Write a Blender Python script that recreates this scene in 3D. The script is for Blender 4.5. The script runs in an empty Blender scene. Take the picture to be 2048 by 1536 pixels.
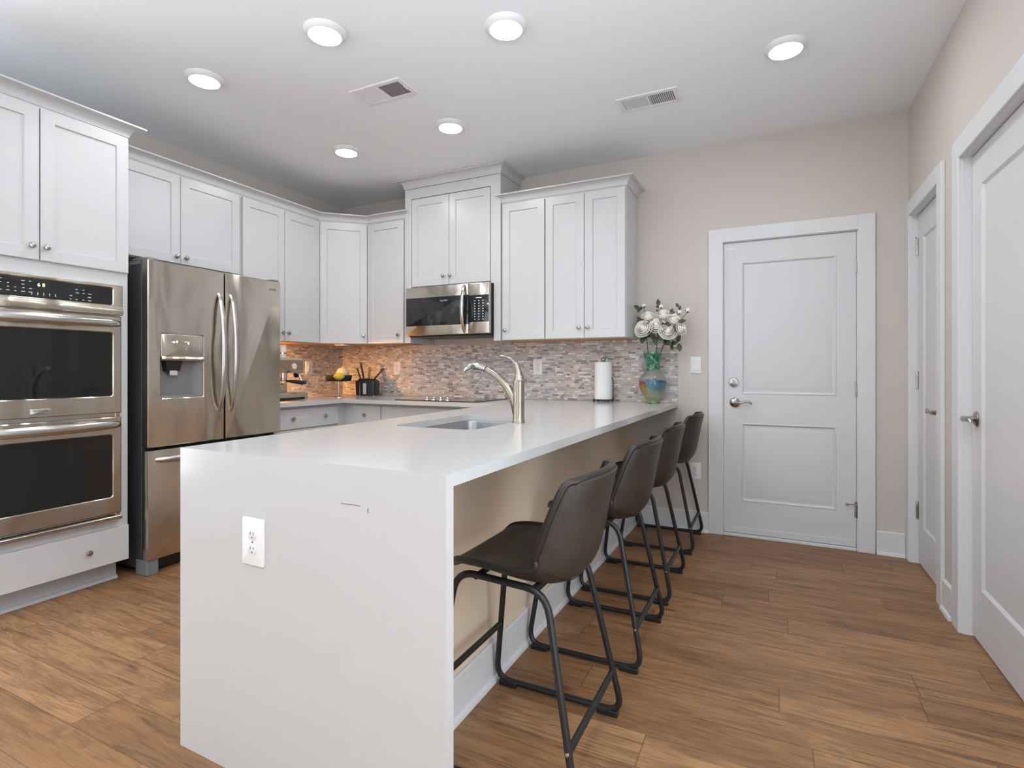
import bpy, bmesh, math, random
from mathutils import Vector, Matrix
PI = math.pi
S = bpy.context.scene
C = S.collection
random.seed(7)

# ------------------------------------------------------------------ camera, light, exposure
cd = bpy.data.cameras.new('camera')
cam = bpy.data.objects.new('camera', cd); C.objects.link(cam)
cam.location = (3.8326, -4.0416, 1.1532)
cam.rotation_euler = (PI / 2, 0, 0.4539)
cd.sensor_width = 36.0
cd.lens = 36.0 * 1075.5 / 2048
cd.shift_y = -(768 - 740.1) / 2048
cd.clip_start = 0.02
S.camera = cam

S.view_settings.view_transform = 'Standard'
S.view_settings.look = 'None'
S.view_settings.gamma = 1.0
S.view_settings.use_curve_mapping = False
S.view_settings.exposure = 0.65

w = bpy.data.worlds.new('daylight'); S.world = w
w.use_nodes = True
w.node_tree.nodes['Background'].inputs[0].default_value = (0.86, 0.93, 1.0, 1)
w.node_tree.nodes['Background'].inputs[1].default_value = 1.2

LAMP = 60          # radiance of the six ceiling lamps and those added out of view
UP = 65              # added up-lights, out of view
UNDER = 850.0          # warm lamp under the wall cabinet
ROOM_Y = -8.2        # living-room end, behind the camera
H = 2.745
W = 4.575

def area_light(name, loc, rot, sx, sy, power, col):
    ld = bpy.data.lights.new(name, 'AREA'); ld.shape = 'RECTANGLE'
    ld.size = sx; ld.size_y = sy; ld.energy = power; ld.color = col
    o = bpy.data.objects.new(name, ld); C.objects.link(o)
    o.location = loc; o.rotation_euler = rot
    return o
# fill lights added in unseen, made-up windows behind the camera
WINX = (0.85, 2.3, 3.75)
for i, wx in enumerate(WINX):
    area_light('window_daylight', (wx, ROOM_Y - 0.10, 1.45), (PI / 2 + 0.55, 0, 0), 1.15, 1.9, 6, (0.80, 0.90, 1.0))

# fill lights added in made-up openings of both side walls, out of view
SIDE = 12
SWY = (-2.45, -4.15)
area_light('window_daylight', (W + 0.06, -3.3, 1.2), (0, PI / 2, 0), 2.1, 1.6, SIDE, (0.80, 0.90, 1.0))
area_light('window_daylight', (-0.06, -3.85, 1.35), (0, -PI / 2, 0), 1.9, 1.1, SIDE * 1.7, (0.80, 0.90, 1.0))
# bare spots added behind the camera to brighten the ceiling, no lamp modelled
for ux, uy, up in ((0.9, -5.3, UP * 0.55), (2.6, -5.6, UP), (4.0, -4.3, UP * 1.35)):
    ld = bpy.data.lights.new('added_ceiling_fill', 'SPOT'); ld.energy = up; ld.color = (0.86, 0.93, 1.0)
    ld.spot_size = math.radians(164); ld.spot_blend = 0.35; ld.shadow_soft_size = 0.22
    o = bpy.data.objects.new('added_ceiling_fill', ld); C.objects.link(o); o.location = (ux, uy, 1.75); o.rotation_euler = (PI, 0, 0)

# ------------------------------------------------------------------ materials
def mat(name):
    m = bpy.data.materials.new(name); m.use_nodes = True
    nt = m.node_tree
    return m, nt, nt.nodes['Principled BSDF']
def setp(p, **k):
    for a, b in k.items():
        p.inputs[a.replace('_', ' ')].default_value = b
def simple(name, col, rough=0.5, metal=0.0, spec=0.5, emit=None, es=0, noise=0.0, bump=0.0, nscale=40, coat=0, trans=0):
    m, nt, p = mat(name)
    setp(p, Base_Color=(*col, 1), Roughness=rough, Metallic=metal)
    p.inputs['Specular IOR Level'].default_value = spec
    p.inputs['Coat Weight'].default_value = coat
    p.inputs['Transmission Weight'].default_value = trans
    if emit:
        p.inputs['Emission Color'].default_value = (*emit, 1); p.inputs['Emission Strength'].default_value = es
    tc = nt.nodes.new('ShaderNodeTexCoord'); n = nt.nodes.new('ShaderNodeTexNoise')
    n.inputs['Scale'].default_value = nscale; n.inputs['Detail'].default_value = 4
    nt.links.new(tc.outputs['Object'], n.inputs['Vector'])
    if noise:
        mx = nt.nodes.new('ShaderNodeMix'); mx.data_type = 'RGBA'
        mx.inputs[6].default_value = (*[c * (1 - noise) for c in col], 1)
        mx.inputs[7].default_value = (*[min(1, c * (1 + noise)) for c in col], 1)
        nt.links.new(n.outputs['Fac'], mx.inputs[0]); nt.links.new(mx.outputs[2], p.inputs['Base Color'])
    if bump:
        b = nt.nodes.new('ShaderNodeBump'); b.inputs['Strength'].default_value = bump; b.inputs['Distance'].default_value = 0.002
        nt.links.new(n.outputs['Fac'], b.inputs['Height']); nt.links.new(b.outputs['Normal'], p.inputs['Normal'])
    return m

class G:
    """small node-graph helper"""
    def __init__(s, nt): s.nt = nt
    def n(s, t, **k):
        x = s.nt.nodes.new(t)
        for a, b in k.items(): setattr(x, a, b)
        return x
    def put(s, sock, v):
        if hasattr(v, 'links') or isinstance(v, bpy.types.NodeSocket): s.nt.links.new(v, sock)
        else: sock.default_value = v
    def math(s, op, a, b=0.0, c=0.0):
        x = s.n('ShaderNodeMath', operation=op)
        s.put(x.inputs[0], a); s.put(x.inputs[1], b); s.put(x.inputs[2], c)
        return x.outputs[0]
    def mix(s, f, a, b, blend='MIX'):
        x = s.n('ShaderNodeMix', data_type='RGBA', blend_type=blend)
        s.put(x.inputs[0], f)
        s.put(x.inputs[6], (*a, 1) if isinstance(a, tuple) else a)
        s.put(x.inputs[7], (*b, 1) if isinstance(b, tuple) else b)
        return x.outputs[2]
    def xyz(s, v):
        x = s.n('ShaderNodeSeparateXYZ'); s.put(x.inputs[0], v); return x.outputs
    def comb(s, a, b, c):
        x = s.n('ShaderNodeCombineXYZ'); s.put(x.inputs[0], a); s.put(x.inputs[1], b); s.put(x.inputs[2], c); return x.outputs[0]
    def white(s, v):
        x = s.n('ShaderNodeTexWhiteNoise', noise_dimensions='3D'); s.put(x.inputs['Vector'], v); return x.outputs
    def noise(s, v, scale=1, detail=4, rough=0.5, dist=0.0):
        x = s.n('ShaderNodeTexNoise'); s.put(x.inputs['Vector'], v)
        x.inputs['Scale'].default_value = scale; x.inputs['Detail'].default_value = detail
        x.inputs['Roughness'].default_value = rough; x.inputs['Distortion'].default_value = dist
        return x.outputs['Fac']
    def ramp(s, f, stops, interp='LINEAR'):
        x = s.n('ShaderNodeValToRGB'); x.color_ramp.interpolation = interp
        e = x.color_ramp.elements
        while len(e) < len(stops): e.new(0.5)
        for i, (p, c) in enumerate(stops):
            e[i].position = p; e[i].color = (*c, 1)
        s.put(x.inputs[0], f); return x.outputs[0]
    def bump(s, h, strength=0.3, dist=0.002):
        x = s.n('ShaderNodeBump'); x.inputs['Strength'].default_value = strength; x.inputs['Distance'].default_value = dist
        s.put(x.inputs['Height'], h); return x.outputs[0]
    def sm(s, e0, e1, x):
        r = s.n('ShaderNodeMapRange', interpolation_type='SMOOTHSTEP')
        s.put(r.inputs[0], x); r.inputs[1].default_value = e0; r.inputs[2].default_value = e1
        return r.outputs[0]

def m_floor():
    m, nt, p = mat('oak_plank_floor'); g = G(nt)
    tc = g.n('ShaderNodeTexCoord').outputs['Object']
    x, y, z = g.xyz(tc)
    PW, PL = 0.155, 1.22
    yy = g.math('DIVIDE', y, PW); row = g.math('FLOOR', yy); fy = g.math('SUBTRACT', yy, row)
    rr = g.white(g.comb(row, 3.7, 0.0))[0]
    xx = g.math('DIVIDE', g.math('ADD', x, g.math('MULTIPLY', rr, 7.3)), PL)
    col = g.math('FLOOR', xx); fx = g.math('SUBTRACT', xx, col)
    wn = g.white(g.comb(row, col, 1.0)); idv = wn[0]
    wc = g.xyz(wn[1])
    # per-plank shifted grain space, stretched along x
    v = g.comb(g.math('ADD', x, g.math('MULTIPLY', wc[0], 31.0)), g.math('ADD', y, g.math('MULTIPLY', wc[1], 17.0)), 0.0)
    def stretch(kx, ky):
        q = g.n('ShaderNodeVectorMath', operation='MULTIPLY'); g.put(q.inputs[0], v); q.inputs[1].default_value = (kx, ky, 1.0); return q.outputs[0]
    big = g.noise(stretch(1.3, 7.5), 1.5, 3, 0.5, 1.1)          # slow colour drift and cathedral figure
    fine = g.noise(stretch(2.2, 46.0), 3.0, 6, 0.68, 0.5)        # straight pores
    mid = g.noise(stretch(1.1, 16.0), 2.6, 4, 0.6, 0.8)          # dark streaks
    warp = g.math('MULTIPLY_ADD', big, 60.0, g.math('MULTIPLY', fine, 2.4))
    rings = g.math('MULTIPLY_ADD', g.math('SINE', warp), 0.5, 0.5)
    rings = g.math('MULTIPLY', rings, g.sm(0.34, 0.60, g.noise(stretch(0.8, 2.5), 1.3, 2, 0.5)))
    kn = g.noise(stretch(3.0, 9.0), 1.15, 2, 0.45, 0.7)
    knots = g.sm(0.70, 0.80, kn); halo = g.sm(0.58, 0.74, kn)
    base = g.ramp(idv, [(0.0, (0.285, 0.145, 0.065)), (0.35, (0.335, 0.175, 0.080)), (0.7, (0.38, 0.203, 0.096)), (1.0, (0.43, 0.238, 0.116))])
    c = g.mix(g.math('MULTIPLY', g.sm(0.44, 0.66, big), 0.40), base, (0.150, 0.072, 0.034))
    c = g.mix(g.math('MULTIPLY', g.sm(0.50, 0.72, mid), 0.60), c, (0.095, 0.047, 0.025))
    c = g.mix(g.math('MULTIPLY', g.sm(0.44, 0.26, mid), 0.35), c, (0.46, 0.275, 0.145))
    c = g.mix(g.math('MULTIPLY', rings, 0.30), c, (0.125, 0.062, 0.032))
    c = g.mix(g.math('MULTIPLY', g.sm(0.48, 0.70, fine), 0.55), c, (0.090, 0.046, 0.026))
    c = g.mix(g.math('MULTIPLY', g.sm(0.42, 0.24, fine), 0.22), c, (0.50, 0.31, 0.17))
    c = g.mix(g.math('MULTIPLY', halo, 0.45), c, (0.12, 0.058, 0.030))
    c = g.mix(g.math('MULTIPLY', knots, 0.8), c, (0.045, 0.024, 0.015))
    # plank joints
    ey = g.math('MINIMUM', fy, g.math('SUBTRACT', 1.0, fy))
    ex = g.math('MINIMUM', fx, g.math('SUBTRACT', 1.0, fx))
    jy = g.sm(0.014, 0.004, ey); jx = g.sm(0.0022, 0.0006, ex)
    j = g.math('MAXIMUM', jy, jx)
    c = g.mix(g.math('MULTIPLY', j, 0.6), c, (0.07, 0.04, 0.025))
    g.put(p.inputs['Base Color'], c)
    g.put(p.inputs['Roughness'], g.math('MULTIPLY_ADD', fine, 0.18, 0.36))
    p.inputs['Specular IOR Level'].default_value = 0.35
    h = g.math('SUBTRACT', g.math('MULTIPLY', fine, 0.25), j)
    g.put(p.inputs['Normal'], g.bump(h, 0.35, 0.0015))
    return m

def m_mosaic():
    m, nt, p = mat('stone_mosaic'); g = G(nt)
    tc = g.n('ShaderNodeTexCoord').outputs['Object']
    x, y, z = g.xyz(tc)
    u = g.math('ADD', x, y)
    RH, TL = 0.0150, 0.038
    zz = g.math('DIVIDE', z, RH); row = g.math('FLOOR', zz); fz = g.math('SUBTRACT', zz, row)
    rr = g.white(g.comb(row, 9.1, 2.0))[0]
    uu = g.math('DIVIDE', g.math('ADD', u, g.math('MULTIPLY', rr, 3.0)), TL)
    # uneven tile lengths
    uu = g.math('ADD', uu, g.math('MULTIPLY', g.math('SINE', g.math('MULTIPLY_ADD', uu, 2.3, g.math('MULTIPLY', row, 1.7))), 0.27))
    col = g.math('FLOOR', uu); fu = g.math('SUBTRACT', uu, col)
    wn = g.white(g.comb(row, col, 5.0))
    stone = g.ramp(wn[0], [(0.0, (0.19, 0.165, 0.16)), (0.12, (0.30, 0.285, 0.29)), (0.30, (0.40, 0.385, 0.39)), (0.5, (0.50, 0.47, 0.455)),
                           (0.70, (0.44, 0.37, 0.315)), (0.85, (0.60, 0.565, 0.54)), (1.0, (0.68, 0.65, 0.62))])
    var = g.noise(tc, 90, 5, 0.7)
    stone = g.mix(g.math('MULTIPLY', g.sm(0.5, 0.75, var), 0.35), stone, (0.30, 0.25, 0.22))
    stone = g.mix(g.math('MULTIPLY', g.sm(0.5, 0.28, var), 0.35), stone, (0.66, 0.63, 0.61))
    tint = g.noise(tc, 2.2, 2, 0.5)  # broad random drift between bluish and tan
    stone = g.mix(g.math('MULTIPLY', g.sm(0.45, 0.60, tint), 0.45), stone, g.mix(1.0, stone, (0.80, 0.88, 1.06), 'MULTIPLY'))
    stone = g.mix(g.math('MULTIPLY', g.sm(0.55, 0.40, tint), 0.40), stone, g.mix(1.0, stone, (1.0, 0.88, 0.76), 'MULTIPLY'))
    ez = g.math('MINIMUM', fz, g.math('SUBTRACT', 1.0, fz))
    eu = g.math('MINIMUM', fu, g.math('SUBTRACT', 1.0, fu))
    j = g.math('MAXIMUM', g.sm(0.11, 0.05, ez), g.sm(0.035, 0.015, eu))
    c = g.mix(g.math('MULTIPLY', j, 0.75), g.mix(1.0, stone, (1.28, 1.27, 1.25), 'MULTIPLY'), (0.40, 0.375, 0.35))
    g.put(p.inputs['Base Color'], c)
    p.inputs['Roughness'].default_value = 0.42
    g.put(p.inputs['Normal'], g.bump(g.math('ADD', g.math('MULTIPLY', var, 0.4), g.math('SUBTRACT', g.math('MULTIPLY', wn[0], 0.5), j)), 0.6, 0.002))
    return m

def m_quartz():
    m, nt, p = mat('white_quartz'); g = G(nt)
    tc = g.n('ShaderNodeTexCoord').outputs['Object']
    base = (0.565, 0.561, 0.552)
    vor = g.n('ShaderNodeTexVoronoi'); g.put(vor.inputs['Vector'], tc); vor.inputs['Scale'].default_value = 150
    spot = g.sm(0.16, 0.05, vor.outputs['Distance'])
    pick = g.xyz(vor.outputs['Color'])
    dark = g.math('MULTIPLY', spot, g.sm(0.80, 0.86, pick[0]))
    light = g.math('MULTIPLY', spot, g.sm(0.75, 0.8, pick[1]))
    c = g.mix(g.math('MULTIPLY', dark, 0.45), base, (0.40, 0.39, 0.38))
    c = g.mix(g.math('MULTIPLY', light, 0.5), c, (0.86, 0.86, 0.86))
    c = g.mix(g.math('MULTIPLY', g.noise(tc, 14, 4), 0.06), c, (0.6, 0.59, 0.57))
    g.put(p.inputs['Base Color'], c)
    p.inputs['Roughness'].default_value = 0.16
    return m

def m_steel(name, col, rough, axis, scale=900, bump=0.03, wave=0.25, aniso=0.7):
    """brushed steel: fine scratches along one axis, highlights stretched across them"""
    m, nt, p = mat(name); g = G(nt)
    tc = g.n('ShaderNodeTexCoord').outputs['Object']
    k = [scale] * 3; k[axis] = 6.0
    vm = g.n('ShaderNodeVectorMath', operation='MULTIPLY'); g.put(vm.inputs[0], tc); vm.inputs[1].default_value = k
    n = g.noise(vm.outputs[0], 1.0, 2, 0.5)
    kw = [2.6, 2.6, 1.1]
    vw = g.n('ShaderNodeVectorMath', operation='MULTIPLY'); g.put(vw.inputs[0], tc); vw.inputs[1].default_value = kw
    wav = g.noise(vw.outputs[0], 1.0, 2, 0.45, 0.5)
    p.inputs['Metallic'].default_value = 1.0
    c = g.mix(n, tuple(a * 0.96 for a in col), tuple(min(1, a * 1.04) for a in col))
    g.put(p.inputs['Base Color'], c)
    g.put(p.inputs['Roughness'], g.math('MULTIPLY_ADD', n, 0.06, rough - 0.03))
    if aniso:
        tg = g.n('ShaderNodeTangent', direction_type='RADIAL', axis='Z')
        g.put(p.inputs['Tangent'], tg.outputs[0])
        p.inputs['Anisotropic'].default_value = aniso
        p.inputs['Anisotropic Rotation'].default_value = 0.25 if axis != 2 else 0.0
    b1 = g.bump(n, bump, 0.0003)
    b2 = g.n('ShaderNodeBump'); b2.inputs['Strength'].default_value = wave; b2.inputs['Distance'].default_value = 0.06
    g.put(b2.inputs['Height'], wav); g.put(b2.inputs['Normal'], b1)
    g.put(p.inputs['Normal'], b2.outputs[0])
    return m

def m_wood_under():
    m, nt, p = mat('maple_ply'); g = G(nt)
    tc = g.n('ShaderNodeTexCoord').outputs['Object']
    vm = g.n('ShaderNodeVectorMath', operation='MULTIPLY'); g.put(vm.inputs[0], tc); vm.inputs[1].default_value = (3, 40, 40)
    c = g.mix(g.noise(vm.outputs[0], 1, 4), (0.42, 0.20, 0.085), (0.58, 0.32, 0.15))
    g.put(p.inputs['Base Color'], c); p.inputs['Roughness'].default_value = 0.45
    return m

def m_leather():
    m, nt, p = mat('dark_brown_leather'); g = G(nt)
    tc = g.n('ShaderNodeTexCoord').outputs['Object']
    n = g.noise(tc, 9, 5, 0.6, 0.4)
    c = g.mix(n, (0.018, 0.0128, 0.009), (0.046, 0.034, 0.0255))
    g.put(p.inputs['Base Color'], c)
    g.put(p.inputs['Roughness'], g.math('MULTIPLY_ADD', n, 0.2, 0.36))
    vor = g.n('ShaderNodeTexVoronoi'); g.put(vor.inputs['Vector'], tc); vor.inputs['Scale'].default_value = 420
    wr = g.noise(tc, 16, 3, 0.5, 1.5)
    g.put(p.inputs['Normal'], g.bump(g.math('ADD', g.math('MULTIPLY', vor.outputs['Distance'], 0.35), g.math('MULTIPLY', wr, 2.2)), 0.28, 0.003))
    return m

def m_vase():
    m, nt, p = mat('painted_glass'); g = G(nt)
    tc = g.n('ShaderNodeTexCoord').outputs['Object']
    x, y, z = g.xyz(tc)
    n = g.noise(tc, 11, 3, 0.5, 0.6)
    zz = g.math('ADD', z, g.math('MULTIPLY_ADD', n, 0.09, -0.045))
    zz = g.math('ADD', zz, g.math('MULTIPLY', x, 0.16))
    body = g.ramp(g.math('DIVIDE', zz, 0.36), [(0.0, (0.05, 0.09, 0.04)), (0.05, (0.30, 0.38, 0.20)), (0.16, (0.50, 0.53, 0.36)), (0.26, (0.40, 0.47, 0.42)), (0.33, (0.15, 0.32, 0.40)),
                                               (0.43, (0.04, 0.26, 0.38)), (0.47, (0.02, 0.05, 0.13)), (0.50, (0.40, 0.37, 0.375)), (0.62, (0.42, 0.38, 0.37)), (0.69, (0.20, 0.33, 0.24))])
    hot = g.ramp(g.math('DIVIDE', zz, 0.36), [(0.10, (0.42, 0.42, 0.20)), (0.24, (0.52, 0.36, 0.08)), (0.33, (0.42, 0.10, 0.04)), (0.42, (0.34, 0.02, 0.20)), (0.47, (0.40, 0.37, 0.375)), (0.69, (0.30, 0.36, 0.30))])
    side = g.sm(-0.005, -0.045, g.math('ADD', x, g.math('MULTIPLY', g.math('SUBTRACT', n, 0.5), 0.05)))
    c = g.mix(side, body, hot)
    vor = g.n('ShaderNodeTexVoronoi'); g.put(vor.inputs['Vector'], tc); vor.inputs['Scale'].default_value = 55
    neck = g.ramp(g.xyz(vor.outputs['Color'])[0], [(0.0, (0.005, 0.10, 0.06)), (0.35, (0.02, 0.24, 0.13)), (0.7, (0.08, 0.42, 0.24)), (1.0, (0.32, 0.62, 0.44))])
    c = g.mix(g.sm(0.228, 0.242, z), c, neck)
    g.put(p.inputs['Base Color'], c)
    setp(p, Roughness=0.08); p.inputs['Transmission Weight'].default_value = 0.5; p.inputs['Coat Weight'].default_value = 0.6
    p.inputs['Coat Roughness'].default_value = 0.03
    return m

def m_window_glass():
    m, nt, p = mat('dark_oven_glass')
    setp(p, Base_Color=(0.012, 0.012, 0.011, 1), Roughness=0.03)
    p.inputs['Specular IOR Level'].default_value = 0.42
    return m

M = {}
M['floor'] = m_floor()
M['mosaic'] = m_mosaic()
M['quartz'] = m_quartz()
M['wall'] = simple('beige_wall_paint', (0.625, 0.57, 0.53), 0.75, spec=0.25, noise=0.012, bump=0.05, nscale=120)
M['ceiling'] = simple('white_ceiling_paint', (0.885, 0.91, 0.93), 0.85, spec=0.2, noise=0.01, bump=0.04, nscale=150)
M['cab'] = simple('white_cabinet_lacquer', (0.60, 0.603, 0.608), 0.30, spec=0.45, noise=0.006, nscale=6)
M['trim'] = simple('white_trim_paint', (0.72, 0.725, 0.735), 0.38, spec=0.4, noise=0.006, nscale=8)
M['door'] = simple('white_door_paint', (0.675, 0.68, 0.69), 0.40, spec=0.4, noise=0.008, nscale=8)
M['kick'] = simple('toe_kick_shaded_white', (0.50, 0.51, 0.525), 0.5, noise=0.01, nscale=8)  # white greyed down, the shade under the cabinet is in the colour
M['panel'] = simple('taupe_back_panel', (0.78, 0.635, 0.475), 0.55, spec=0.3, noise=0.03, nscale=5)
M['steelx'] = m_steel('brushed_steel_across', (0.58, 0.53, 0.455), 0.21, 1, 900, 0.03, 0.7, 0.8)
M['steelz'] = m_steel('brushed_steel_microwave', (0.58, 0.535, 0.47), 0.23, 0, 900, 0.03, 0.4, 0.8)
M['handle'] = m_steel('polished_steel_handle', (0.58, 0.56, 0.535), 0.20, 2, 400, 0.02, 0.0, 0.0)
M['nickel'] = simple('satin_nickel', (0.44, 0.42, 0.385), 0.24, 1.0, noise=0.03, nscale=60)
M['faucet'] = m_steel('brushed_nickel_faucet', (0.37, 0.325, 0.27), 0.27, 2, 500, 0.02, 0.0, 0.0)
M['basin'] = m_steel('steel_sink', (0.40, 0.40, 0.40), 0.34, 1, 400, 0.03, 0.0, 0.0)
M['chrome'] = simple('chrome', (0.75, 0.75, 0.76), 0.10, 1.0, noise=0.02, nscale=30)
M['glass'] = m_window_glass()
M['blackglass'] = simple('black_glass_panel', (0.014, 0.014, 0.015), 0.06, spec=0.6, noise=0.1)
M['dispgrey'] = simple('grey_dispenser_plastic', (0.20, 0.195, 0.19), 0.4, 0.0, noise=0.03)
M['fridgeside'] = simple('charcoal_fridge_side', (0.062, 0.064, 0.066), 0.42, spec=0.4, noise=0.08, nscale=90, bump=0.08)
M['footgrey'] = simple('grey_foot_plastic', (0.20, 0.215, 0.22), 0.5, noise=0.03)
M['black'] = simple('black_plastic', (0.014, 0.014, 0.015), 0.38, noise=0.1)
M['gasket'] = simple('dark_gap', (0.02, 0.02, 0.02), 0.8, noise=0.05)
M['frame'] = simple('black_powder_steel', (0.012, 0.0125, 0.014), 0.42, spec=0.5, noise=0.1, nscale=80, bump=0.05)
M['leather'] = m_leather()
M['piping'] = simple('dark_leather_piping', (0.018, 0.014, 0.012), 0.38, noise=0.15, nscale=30)
M['under'] = m_wood_under()
M['plastic'] = simple('white_plastic_plate', (0.80, 0.80, 0.80), 0.35, noise=0.005)
M['socket'] = simple('white_receptacle', (0.74, 0.74, 0.735), 0.4, noise=0.005)
M['slot'] = simple('dark_slot', (0.10, 0.095, 0.09), 0.6, noise=0.05)
M['ring'] = simple('white_lamp_ring', (0.78, 0.78, 0.77), 0.45, noise=0.005)
M['lamp'] = simple('lit_diffuser', (0.9, 0.9, 0.88), 0.5, emit=(0.96, 0.98, 1.0), es=LAMP, noise=0.004)
M['warm'] = simple('lit_warm_strip', (0.9, 0.8, 0.6), 0.5, emit=(1.0, 0.46, 0.12), es=UNDER, noise=0.004)
M['vent'] = simple('white_vent_metal', (0.80, 0.80, 0.80), 0.45, noise=0.005)
M['ventdark'] = simple('grey_duct', (0.22, 0.22, 0.225), 0.7, noise=0.05)
M['mark'] = simple('grey_white_print', (0.62, 0.62, 0.60), 0.5, noise=0.02)
M['icon'] = simple('lit_white_icons', (0.9, 0.9, 0.9), 0.5, emit=(0.85, 0.92, 1.0), es=0.55, noise=0.01)
M['led'] = simple('lit_green_digits', (0.5, 0.8, 0.3), 0.5, emit=(0.62, 1.0, 0.35), es=1.6, noise=0.01)
M['badge'] = simple('silver_badge', (0.62, 0.61, 0.59), 0.30, 1.0, noise=0.03)
M['badgetext'] = simple('dark_badge_text', (0.06, 0.055, 0.05), 0.5, noise=0.05)
M['vase'] = m_vase()
M['petal'] = simple('cream_petal', (0.93, 0.895, 0.80), 0.62, spec=0.2, noise=0.05, nscale=35)
M['leaf'] = simple('dark_green_leaf', (0.040, 0.058, 0.026), 0.45, noise=0.35, nscale=45)
M['stem'] = simple('brown_green_stem', (0.060, 0.055, 0.032), 0.55, noise=0.2, nscale=60)
M['paper'] = simple('white_paper_towel', (0.82, 0.82, 0.81), 0.9, spec=0.1, noise=0.02, bump=0.3, nscale=160)
M['card'] = simple('cardboard_core', (0.42, 0.32, 0.22), 0.85, noise=0.1)
M['greyplastic'] = simple('light_grey_plastic', (0.52, 0.52, 0.53), 0.4, noise=0.02)
M['onion'] = simple('pale_onion_skin', (0.68, 0.50, 0.27), 0.35, noise=0.14, nscale=14)
M['lemon'] = simple('lemon_peel', (0.66, 0.47, 0.06), 0.4, noise=0.08, bump=0.4, nscale=120)
M['espresso'] = simple('espresso_steel', (0.66, 0.58, 0.46), 0.25, 1.0, noise=0.03, nscale=50)
M['smoke'] = simple('smoked_glass', (0.035, 0.03, 0.028), 0.05, spec=0.6, noise=0.05)
M['ceramic'] = simple('white_ceramic', (0.78, 0.75, 0.70), 0.15, noise=0.01)
M['blade'] = simple('brown_handle', (0.30, 0.13, 0.05), 0.5, noise=0.2, nscale=30)
M['steelwarm'] = M['espresso']
M['joint'] = simple('dark_grey_gap', (0.13, 0.13, 0.135), 0.8, noise=0.05)

# ------------------------------------------------------------------ geometry helpers
OFF = {}
def ident(a, b, c): return Vector((a, b, c))
def frame(P, u):
    """s along u, n out of the wall (right-hand side of u), z up"""
    ux, uy = u; L = math.hypot(ux, uy); ux /= L; uy /= L
    P = Vector((P[0], P[1], 0))
    U = Vector((ux, uy, 0)); N = Vector((uy, -ux, 0))
    return lambda s, n, z: P + U * s + N * n + Vector((0, 0, z))

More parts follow.
